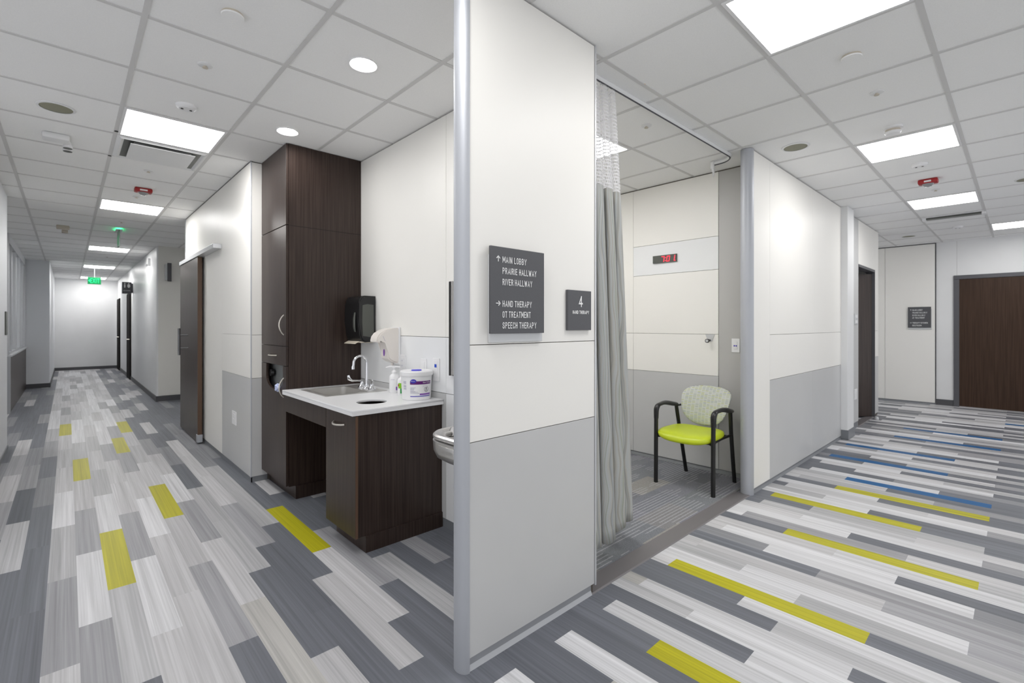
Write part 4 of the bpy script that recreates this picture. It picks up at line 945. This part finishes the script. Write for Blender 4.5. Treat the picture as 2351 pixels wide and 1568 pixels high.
d = obj('drawer', B(1.25, 1.268, 3.932, 4.570, 1.051, 1.203, bev=0.001), M_WOOD, t)
obj('handle', arc_pull((1.251, 4.34, 1.125), (1.251, 4.16, 1.125), (-0.032, 0, 0)), M_NICKEL, d, smooth=True)
# lower door with a scooped opening
yo0, yo1 = 4.005, 4.44
sc_ = [(1.25, yo1, 1.047), (1.25, yo1, 0.935)] + [(1.25, (yo0 + yo1) / 2 + (yo1 - yo0) / 2 * math.cos(a_ * PI / 14), 0.935 - 0.092 * math.sin(a_ * PI / 14)) for a_ in range(1, 14)] + [(1.25, yo0, 0.935), (1.25, yo0, 1.047)]
d = obj('door', MB().prism([(1.25, 4.570, 1.047)] + sc_ + [(1.25, 3.932, 1.047), (1.25, 3.932, 0.106), (1.25, 4.570, 0.106)], (0.018, 0, 0)), M_WOOD, t)
obj('handle', arc_pull((1.251, 3.985, 0.953), (1.251, 3.985, 0.802), (-0.036, 0, 0)), M_NICKEL, d, smooth=True)
obj('inner_panel', B(1.315, 1.325, 3.96, 4.54, 0.70, 1.044), M_GREYIN, t)
obj('inner_knob', MB().lathe([(0, -0.04), (0.03, -0.04), (0.036, -0.02), (0.02, 0.0), (0, 0.0)], (1.315, 4.415, 0.965), 'X', 18), M_BLACK, t, smooth=True)
bm = bmesh.new(); bmesh.ops.create_icosphere(bm, subdivisions=3, radius=0.034)
random.seed(3)
for v in bm.verts: v.co = v.co * (1 + 0.22 * math.sin(9 * v.co.x * 20 + 4) * math.cos(7 * v.co.z * 20)); v.co.x *= 0.6; v.co += Vector((1.240, 4.105, 0.868))
tag(obj('crumpled_wrapper', bm, M_PALEBLUE, smooth=True), 'pale blue crumpled wrapper poking from the scooped cabinet door', 'wrapper')

# ------------------------------------------------------------------ base cabinet, worktop, sink, tap
t = thing('base_cabinet', 'low dark brown cabinet with knee space under the white worktop', 'cabinet', (1.55, 3.3, 0.0))
obj('carcass', MB().box(1.26, 1.868, 2.702, 2.722, 0.10, 0.833).box(1.26, 1.868, 3.10, 3.12, 0.10, 0.833).box(1.85, 1.868, 2.722, 3.10, 0.10, 0.833).box(1.26, 1.85, 2.722, 3.10, 0.10, 0.12), M_WOOD, t)
obj('plinth', MB().box(1.312, 1.868, 2.692, 3.12, 0.0, 0.10), M_WOOD, t)
obj('apron', B(1.242, 1.26, 3.127, 3.925, 0.70, 0.833, bev=0.001), M_WOOD, t)
obj('back_panel', B(1.855, 1.868, 3.12, 3.90, 0.02, 0.833), M_WOOD, t)
d = obj('door', B(1.242, 1.26, 2.686, 3.122, 0.104, 0.830, bev=0.001), M_WOOD, t)
obj('edge_band', B(1.243, 1.259, 2.6845, 2.6865, 0.104, 0.830), M_WOODEDGE, d)
obj('handle', arc_pull((1.243, 2.995, 0.760), (1.243, 2.838, 0.760), (-0.034, 0, -0.004)), M_NICKEL, d, smooth=True)
cu = bpy.data.curves.new('worktop_curve', 'CURVE'); cu.dimensions = '2D'; cu.fill_mode = 'BOTH'; cu.extrude = 0.0055; cu.bevel_depth = 0.0010; cu.bevel_resolution = 1
def spl(pts):
    s = cu.splines.new('POLY'); s.points.add(len(pts) - 1); s.use_cyclic_u = True
    for p, q in zip(s.points, pts): p.co = (q[0], q[1], 0, 1)
spl([(1.222, 2.682), (1.868, 2.682), (1.868, 3.928), (1.222, 3.928)])
spl([(1.335, 3.342), (1.335, 3.803), (1.785, 3.803), (1.785, 3.342)])
spl([(1.466 + 0.098 * math.cos(2 * PI * i / 40), 2.925 + 0.098 * math.sin(2 * PI * i / 40)) for i in range(40)])
to = bpy.data.objects.new('worktop_tmp', cu); C.objects.link(to)
me = bpy.data.meshes.new_from_object(to.evaluated_get(bpy.context.evaluated_depsgraph_get()))
bpy.data.objects.remove(to); bpy.data.curves.remove(cu)
bm = bmesh.new(); bm.from_mesh(me); bpy.data.meshes.remove(me); bmesh.ops.translate(bm, verts=bm.verts, vec=(0, 0, 0.8615))
wt_ = MB(); wt_.bm.free(); wt_.bm = bm
wt_.box(1.2212, 1.262, 2.6812, 3.9288, 0.835, 0.8555).box(1.262, 1.868, 2.6812, 2.722, 0.835, 0.8555).box(1.262, 1.868, 3.89, 3.9288, 0.835, 0.8555)
tag(obj('worktop', wt_, M_QUARTZ), 'white worktop with a sink and a round waste hole', 'worktop')
ZT = 0.868
t = thing('sink', 'steel drop-in sink set in the white worktop', 'sink', (1.56, 3.573, ZT - 0.15))
rm = MB()
for r in ((1.322, 1.362, 3.327, 3.818), (1.66, 1.798, 3.327, 3.818), (1.362, 1.66, 3.327, 3.362), (1.362, 1.66, 3.783, 3.818)): rm.box(*r, ZT, ZT + 0.004, bev=0.0012)
obj('rim', rm, M_SINK, t, smooth=True)
bw = MB(); zb_ = ZT - 0.012 - 0.125
def rrect(x0, x1, y0, y1, r, z, n=6):
    out = []
    for cx, cy, a0 in ((x1 - r, y1 - r, 0), (x0 + r, y1 - r, 1), (x0 + r, y0 + r, 2), (x1 - r, y0 + r, 3)):
        for i in range(n + 1):
            a = PI / 2 * (a0 + i / n); out.append((cx + r * math.cos(a), cy + r * math.sin(a), z))
    return out
A = [bw.bm.verts.new(p) for p in rrect(1.360, 1.662, 3.360, 3.785, 0.045, ZT + 0.003)]; Bv = [bw.bm.verts.new(p) for p in rrect(1.364, 1.658, 3.364, 3.781, 0.045, zb_ + 0.03)]; Cv = [bw.bm.verts.new(p) for p in rrect(1.39, 1.63, 3.39, 3.755, 0.05, zb_)]
for P_, Q_ in ((A, Bv), (Bv, Cv)):
    for i in range(len(P_)): bw.bm.faces.new((P_[i], P_[(i + 1) % len(P_)], Q_[(i + 1) % len(P_)], Q_[i]))
bw.bm.faces.new(Cv)
obj('bowl', bw, M_SINK, t, smooth=True)
obj('drain', MB().lathe([(0, 0.003), (0.02, 0.003), (0.042, 0.004), (0.044, 0.0), (0, 0.0)], (1.51, 3.57, zb_ + 0.0005)), M_CHROME, t, smooth=True)
t = thing('tap', 'chrome gooseneck tap with wrist-blade handles behind the sink', 'tap', (1.715, 3.5, ZT + 0.004))
ZF = ZT + 0.004
TX = 1.712
obj('spout', MB().tube([(TX, 3.50, ZF + 0.03), (TX, 3.50, 1.078)] + [(TX - 0.054 + 0.054 * math.cos(a_ * PI / 14), 3.50, 1.078 + 0.056 * math.sin(a_ * PI / 14)) for a_ in range(1, 14)] + [(TX - 0.109, 3.50, 1.066), (TX - 0.112, 3.50, 1.052)], 0.0095, seg=14), M_CHROME, t, smooth=True)
obj('aerator', MB().lathe([(0, 0), (0.012, 0), (0.012, 0.024), (0, 0.024)], (TX - 0.1125, 3.50, 1.034)), M_CHROME, t, smooth=True)
for yy in (3.585, 3.50, 3.415):
    obj('foot', MB().lathe([(0, 0), (0.031, 0), (0.032, 0.008), (0.024, 0.020), (0.015, 0.030), (0.016, 0.040), (0.012, 0.048), (0, 0.048)] if yy != 3.50 else [(0, 0), (0.028, 0), (0.029, 0.008), (0.02, 0.018), (0.013, 0.028), (0.013, 0.045), (0, 0.045)], (TX, yy, ZF)), M_CHROME, t, smooth=True)
obj('blade_handle', MB().tube([(TX, 3.585, ZF + 0.04), (TX, 3.585, ZF + 0.058), (TX - 0.03, 3.60, ZF + 0.060), (TX - 0.065, 3.615, ZF + 0.060), (TX - 0.088, 3.624, ZF + 0.076), (TX - 0.094, 3.628, ZF + 0.104)], [0.012, 0.011, 0.007, 0.009, 0.0135, 0.009], seg=10, flat=(0.55, 1.2)), M_CHROME, t, smooth=True)
obj('blade_handle', MB().tube([(TX, 3.415, ZF + 0.04), (TX, 3.415, ZF + 0.056), (TX - 0.015, 3.39, ZF + 0.058), (TX - 0.03, 3.36, ZF + 0.060), (TX - 0.034, 3.345, ZF + 0.068), (TX - 0.035, 3.335, ZF + 0.085)], [0.012, 0.011, 0.007, 0.009, 0.012, 0.008], seg=10, flat=(0.55, 1.2)), M_CHROME, t, smooth=True)

# ------------------------------------------------------------------ dispensers on the alcove wall
t = thing('towel_dispenser', 'black paper towel dispenser on the wall between tall cabinet and soap dispenser', 'towel dispenser', (1.80, 3.785, 1.235))
pr = [(1.868, 1.245), (1.868, 1.612)]
rp_ = [(1.77, 1.614), (1.745, 1.606), (1.728, 1.585), (1.722, 1.55), (1.718, 1.40), (1.726, 1.29), (1.745, 1.245), (1.775, 1.232)]
obj('body', MB().prism([(a, 3.65, z) for a, z in pr[::-1][:0] + [(1.868, 1.236), (1.868, 1.613)] + rp_], (0, 0.272, 0), bev=0.012), M_BLACK, t, smooth=True)
obj('side_window', MB().prism([(1.752, 3.6485, 1.285), (1.746, 3.6485, 1.40), (1.749, 3.6485, 1.535), (1.79, 3.6485, 1.545), (1.845, 3.6485, 1.54), (1.848, 3.6485, 1.32), (1.838, 3.6485, 1.272)], (0, 0.003, 0)), M_SMOKED, t)
obj('lever', MB().tube([(1.716, 3.72, 1.475), (1.708, 3.715, 1.42), (1.708, 3.715, 1.36), (1.718, 3.72, 1.32)], [0.010, 0.016, 0.016, 0.010], seg=12, flat=(0.5, 1.1)), M_SMOKED, t, smooth=True)
obj('paper_tail', MB().prism([(1.735, 3.68, 1.238), (1.735, 3.89, 1.238), (1.70, 3.89, 1.220), (1.70, 3.68, 1.220)], (0.002, 0, 0.004)), M_PAPER, t)
obj('lower_lip', B(1.74, 1.855, 3.665, 3.905, 1.228, 1.24, bev=0.004), M_BEIGE, t)
t = thing('soap_dispenser', 'white foam soap dispenser curving out from the alcove wall', 'soap dispenser', (1.79, 3.32, 1.07))
y_ = 3.262
prof = [(1.868, 1.352), (1.845, 1.353), (1.80, 1.349), (1.745, 1.335), (1.705, 1.312), (1.684, 1.285), (1.677, 1.258), (1.678, 1.248), (1.690, 1.243), (1.712, 1.244), (1.728, 1.254), (1.745, 1.252), (1.757, 1.232), (1.765, 1.205), (1.768, 1.175), (1.766, 1.14), (1.772, 1.118), (1.80, 1.095), (1.835, 1.082), (1.868, 1.080)]
obj('body', MB().prism([(a, y_, z) for a, z in prof], (0, 0.118, 0), bev=0.010), M_IVORY, t, smooth=True)
obj('back_plate', B(1.855, 1.869, 3.252, 3.388, 1.072, 1.358, bev=0.004), M_WHITEPL, t)
obj('cover_seam', MB().prism([(1.725, y_ - 0.0006, 1.290), (1.727, y_ - 0.0006, 1.290), (1.744, y_ - 0.0006, 1.252), (1.742, y_ - 0.0006, 1.252)], (0, 0.001, 0)), M_PRINT, t)
obj('level_window', MB().lathe([(0, 0), (0.010, 0), (0.010, 0.002), (0, 0.002)], (0, 0, 0), 'X', 20), M_LILAC, t)
lw = C.objects[-1] if False else [c for c in t.children if c.name.startswith('level_window')][0]
for v in lw.data.vertices:
    p = v.co + wloc(t)
    v.co = Vector((1.7655 + p.x - 0.002, 3.321 + p.y * 1.2, 1.163 + p.z * 2.6)) - wloc(t)
obj('nozzle', MB().lathe([(0, 0), (0.010, 0), (0.012, 0.02), (0, 0.02)], (1.835, 3.32, 1.062), seg=16), M_IVORY, t, smooth=True)

# ------------------------------------------------------------------ things on the worktop
bx, by, br_ = 1.783, 3.199, 0.036
t = thing('pump_bottle', 'white lotion pump bottle on the worktop below the soap dispenser', 'bottle', (bx, by, ZT))
obj('body', MB().lathe([(0, 0), (br_ * 0.94, 0), (br_, 0.004), (br_, 0.112), (br_ * 0.93, 0.126), (br_ * 0.62, 0.138), (0.018, 0.142), (0, 0.142)], (bx, by, ZT)), M_WHITEPL, t, smooth=True)
pc = obj('pump', MB().lathe([(0, 0.140), (0.019, 0.140), (0.019, 0.158), (0.012, 0.166), (0.006, 0.170), (0.006, 0.186), (0.014, 0.188), (0.014, 0.198), (0, 0.199)], (bx, by, ZT)).tube([(bx + 0.03, by - 0.035, ZT + 0.192), (bx, by, ZT + 0.194), (bx - 0.026, by + 0.026, ZT + 0.195), (bx - 0.044, by + 0.044, ZT + 0.188)], [0.005, 0.007, 0.006, 0.004], seg=8), M_WHITEPL, t, smooth=True)
A0 = math.atan2(-by, -bx)
obj('print', text_bm('LOTION', 0.030, 0.006, (0, 0, ZT + 0.098), (1, 0, 0), wrap=(bx, by, br_ + 0.0006, A0 - 0.75)), M_PRINT, t)
def wrapped_rect(cx, cy, r, a0, a1, z0, z1, n=14, r1=None):
    mb = MB(); r1 = r if r1 is None else r1
    lo = [mb.bm.verts.new((cx + r * math.cos(a0 + (a1 - a0) * i / n), cy + r * math.sin(a0 + (a1 - a0) * i / n), z0)) for i in range(n + 1)]
    hi = [mb.bm.verts.new((cx + r1 * math.cos(a0 + (a1 - a0) * i / n), cy + r1 * math.sin(a0 + (a1 - a0) * i / n), z1)) for i in range(n + 1)]
    for i in range(n): mb.bm.faces.new((lo[i], lo[i + 1], hi[i + 1], hi[i]))
    return mb
obj('label_patch', wrapped_rect(bx, by, br_ + 0.0006, A0 + 0.35, A0 + 0.85, ZT + 0.022, ZT + 0.048), M_LILAC, t)
gx, gy, gr = 1.771, 3.063, 0.033
t = thing('sanitizer_bottle', 'small clear bottle with green label half hidden by the wipes tub', 'bottle', (gx, gy, ZT))
obj('body', MB().lathe([(0, 0), (gr * 0.95, 0), (gr, 0.004), (gr, 0.105), (gr * 0.85, 0.118), (0.016, 0.128), (0, 0.128)], (gx, gy, ZT)), M_WHITEPL, t, smooth=True)
obj('cap', MB().lathe([(0, 0.127), (0.014, 0.127), (0.014, 0.150), (0, 0.151)], (gx, gy, ZT)), M_WHITEPL, t, smooth=True)
A1 = math.atan2(-gy, -gx)
obj('label_patch', wrapped_rect(gx, gy, gr + 0.0006, A1 - 0.9, A1 + 0.9, ZT + 0.05, ZT + 0.088), M_GREENL, t)
obj('label_patch', wrapped_rect(gx, gy, gr + 0.0006, A1 - 0.4, A1 + 0.9, ZT + 0.014, ZT + 0.05), M_GREEND, t)
obj('red_mark', wrapped_rect(gx, gy, gr + 0.0012, A1 - 1.0, A1 - 0.70, ZT + 0.064, ZT + 0.080), M_RED, t)
tx, ty = 1.752, 2.838
t = thing('wipes_tub', 'large white tub of disinfectant wipes with purple banded label', 'tub', (tx, ty, ZT))
R0, R1, HT = 0.097, 0.104, 0.166
obj('body', MB().lathe([(0, 0), (R0 - 0.004, 0), (R0, 0.005), (R1, HT), (0, HT)], (tx, ty, ZT), seg=56), M_WHITEPL, t, smooth=True)
ld = obj('lid', MB().lathe([(R1 + 0.001, 0), (R1 + 0.007, 0.0), (R1 + 0.008, 0.024), (R1 + 0.003, 0.030), (R1 - 0.004, 0.032), (R1 - 0.02, 0.029), (0, 0.029)], (tx, ty, ZT + HT - 0.002), seg=56), M_WHITEPL, t, smooth=True)
cp = MB().lathe([(0, 0), (0.036, 0), (0.034, 0.006), (0, 0.008)], (tx, ty, ZT + HT + 0.027), seg=24)
obj('flip_cap', cp, M_BLUECAP, ld, smooth=True)
AT = math.atan2(-ty, -tx)                       # direction towards the viewer
def rr_(z): return R0 + (R1 - R0) * z / HT + 0.0008
obj('label_band', wrapped_rect(tx, ty, rr_(0.110), AT - 0.42, AT + 1.12, ZT + 0.108, ZT + 0.130, 24, rr_(0.130)), M_PURPLE, t)
lo_ = wrapped_rect(tx, ty, rr_(0.03), AT - 0.42, AT + 1.1, ZT + 0.026, ZT + 0.031, 24)
obj('label_band', lo_, M_BLUE, t)
obj('label_band', wrapped_rect(tx, ty, rr_(0.04), AT + 0.22, AT + 1.1, ZT + 0.036, ZT + 0.047, 20, rr_(0.047)), M_LILAC, t)
ov = MB(); n = 28
c0 = None
ring = [ov.bm.verts.new((tx + (rr_(0.13) + 0.001) * math.cos(AT - 0.20 + 0.195 * math.cos(2 * PI * i / n)), ty + (rr_(0.13) + 0.001) * math.sin(AT - 0.20 + 0.195 * math.cos(2 * PI * i / n)), ZT + 0.130 + 0.0135 * math.sin(2 * PI * i / n))) for i in range(n)]
ov.bm.faces.new(ring)
obj('oval_badge', ov, M_BLUE, t)
bm = text_bm('Diversey', 0.026, 0.008, (0, 0, ZT + 0.1265), (1, 0, 0), bold=0.01, wrap=(tx, ty, rr_(0.13) + 0.0022, AT - 0.335))
merge(bm, text_bm('Oxivir Tb Wipes', 0.066, 0.0115, (0, 0, ZT + 0.1135), (1, 0, 0), bold=0.015, wrap=(tx, ty, rr_(0.13) + 0.0012, AT + 0.42)))
obj('lettering', bm, M_LETTER, t)
bm = text_bm('1', 0.006, 0.014, (0, 0, ZT + 0.073), (1, 0, 0), bold=0.02, wrap=(tx, ty, rr_(0.09), AT + 0.66))
merge(bm, text_bm('MIN', 0.013, 0.005, (0, 0, ZT + 0.065), (1, 0, 0), bold=0.03, wrap=(tx, ty, rr_(0.09), AT + 0.63)))
ci = MB(); ci.bm.free(); ci.bm = bm
for i in range(26):
    a_, a2_ = 2.2 + i * 0.21, 2.2 + (i + 1) * 0.21
    q = []
    for an, rad in ((a_, 0.0155), (a2_, 0.0155), (a2_, 0.0175), (a_, 0.0175)):
        th_ = AT + 0.70 + rad * math.cos(an) / R1
        q.append((tx + rr_(0.09) * math.cos(th_), ty + rr_(0.09) * math.sin(th_), ZT + 0.074 + rad * math.sin(an)))
    ci.quad(q)
obj('minute_mark', ci, M_PRINTDARK, t)
bm = bmesh.new()
for z_, s_, w_, a_ in ((0.096, 'DISINFECTANT CLEANER', 0.042, 0.40), (0.089, 'nettoyant desinfectant', 0.040, 0.40)):
    merge(bm, text_bm(s_, w_, 0.0035, (0, 0, ZT + z_), (1, 0, 0), wrap=(tx, ty, rr_(z_), AT + a_)))
random.seed(5)
pl = MB(); pl.bm.free(); pl.bm = bm
for z_, w0 in ((0.086, 0.36), (0.080, 0.28), (0.073, 0.26), (0.068, 0.24), (0.060, 0.34), (0.056, 0.5), (0.048, 0.6)):
    q = wrapped_rect(tx, ty, rr_(z_), AT - 0.41, AT - 0.41 + w0, ZT + z_, ZT + z_ + 0.0022, 8)
    merge(pl.bm, q.bm)
for z_ in (0.125, 0.119, 0.113, 0.10, 0.094, 0.088, 0.08, 0.074):
    merge(pl.bm, wrapped_rect(tx, ty, rr_(z_), AT - 0.98, AT - 0.72, ZT + z_, ZT + z_ + 0.0028, 6).bm)
obj('small_print', pl, M_PRINT, t)

# ------------------------------------------------------------------ drinking fountain behind the partition
t = thing('drinking_fountain', 'stainless drinking fountain on the alcove wall, half behind the partition', 'drinking fountain', (1.62, 1.93, 0.64))
def fprof(x0, y0, y1, r, z, n=8):
    pts = [(1.868, y1, z)]
    for i in range(n + 1):
        a = PI / 2 + PI / 2 * i / n; pts.append((x0 + r + r * math.cos(a), y1 - r + r * math.sin(a), z))
    for i in range(n + 1):
        a = PI + PI / 2 * i / n; pts.append((x0 + r + r * math.cos(a), y0 + r + r * math.sin(a), z))
    pts.append((1.868, y0, z)); return pts
def floft(levels):
    mb = MB(); rows = [[mb.bm.verts.new(p) for p in fprof(*lv)] for lv in levels]
    for A_, B_ in zip(rows, rows[1:]):
        for i in range(len(A_)): mb.bm.faces.new((A_[i], A_[(i + 1) % len(A_)], B_[(i + 1) % len(B_)], B_[i]))
    mb.bm.faces.new(rows[0][::-1]); mb.bm.faces.new(rows[-1]); return mb
obj('basin_top', floft([(1.385, 1.70, 2.165, 0.135, 0.782), (1.378, 1.692, 2.172, 0.14, 0.790), (1.378, 1.692, 2.172, 0.14, 0.800), (1.386, 1.70, 2.164, 0.135, 0.808), (1.41, 1.725, 2.14, 0.12, 0.806), (1.43, 1.745, 2.12, 0.11, 0.790), (1.47, 1.78, 2.085, 0.10, 0.784)]), M_STEEL, t, smooth=True)
obj('lower_shell', floft([(1.50, 1.80, 2.06, 0.10, 0.655), (1.43, 1.74, 2.12, 0.12, 0.662), (1.395, 1.708, 2.156, 0.135, 0.685), (1.38, 1.695, 2.168, 0.14, 0.72), (1.378, 1.692, 2.172, 0.14, 0.774), (1.39, 1.705, 2.16, 0.135, 0.779)]), M_STEEL, t, smooth=True)
obj('gap_ring', floft([(1.39, 1.705, 2.16, 0.135, 0.776), (1.39, 1.705, 2.16, 0.135, 0.784)]), M_SMOKED, t)
obj('push_bar', MB().box(1.3735, 1.380, 1.85, 2.02, 0.712, 0.762, bev=0.003), M_STEEL, t, smooth=True)
obj('lettering', text_bm('ELKAY', 0.085, 0.016, (1.3735, 1.985, 0.728), (0, -1, 0), depth=0.0012, bold=0.01), M_STEEL, t)
obj('bubbler', MB().lathe([(0, 0.045), (0.014, 0.045), (0.022, 0.03), (0.024, 0.0), (0, 0.0)], (1.50, 2.06, 0.788), seg=20).box(1.44, 1.54, 2.045, 2.075, 0.788, 0.812, bev=0.008), M_STEEL, t, smooth=True)
t = thing('metal_edged_board', 'tall wall board with black and steel edge, mostly behind the partition end', 'board', (1.86, 2.33, 1.04))
obj('frame', MB().box(1.848, 1.869, 2.560, 2.588, 1.038, 1.665, bev=0.002).box(1.848, 1.869, 2.05, 2.07, 1.038, 1.665), M_STEEL, t)
obj('face', B(1.852, 1.869, 2.07, 2.560, 1.045, 1.66), M_STEEL, t)
obj('hinge_rod', MB().tube([(1.844, 2.578, 1.04), (1.844, 2.578, 1.66)], 0.005), M_BLACK, t)

# ------------------------------------------------------------------ world and colour management
w = bpy.data.worlds.new('world'); SC.world = w; w.use_nodes = True
w.node_tree.nodes['Background'].inputs['Color'].default_value = (0.625, 0.63, 0.645, 1); w.node_tree.nodes['Background'].inputs['Strength'].default_value = 1.3
SC.view_settings.view_transform = 'Standard'; SC.view_settings.look = 'None'; SC.view_settings.gamma = 1.0
SC.view_settings.use_curve_mapping = False
SC.view_settings.exposure = 0.43
SC.cycles.max_bounces = 16; SC.cycles.diffuse_bounces = 10; SC.cycles.glossy_bounces = 6
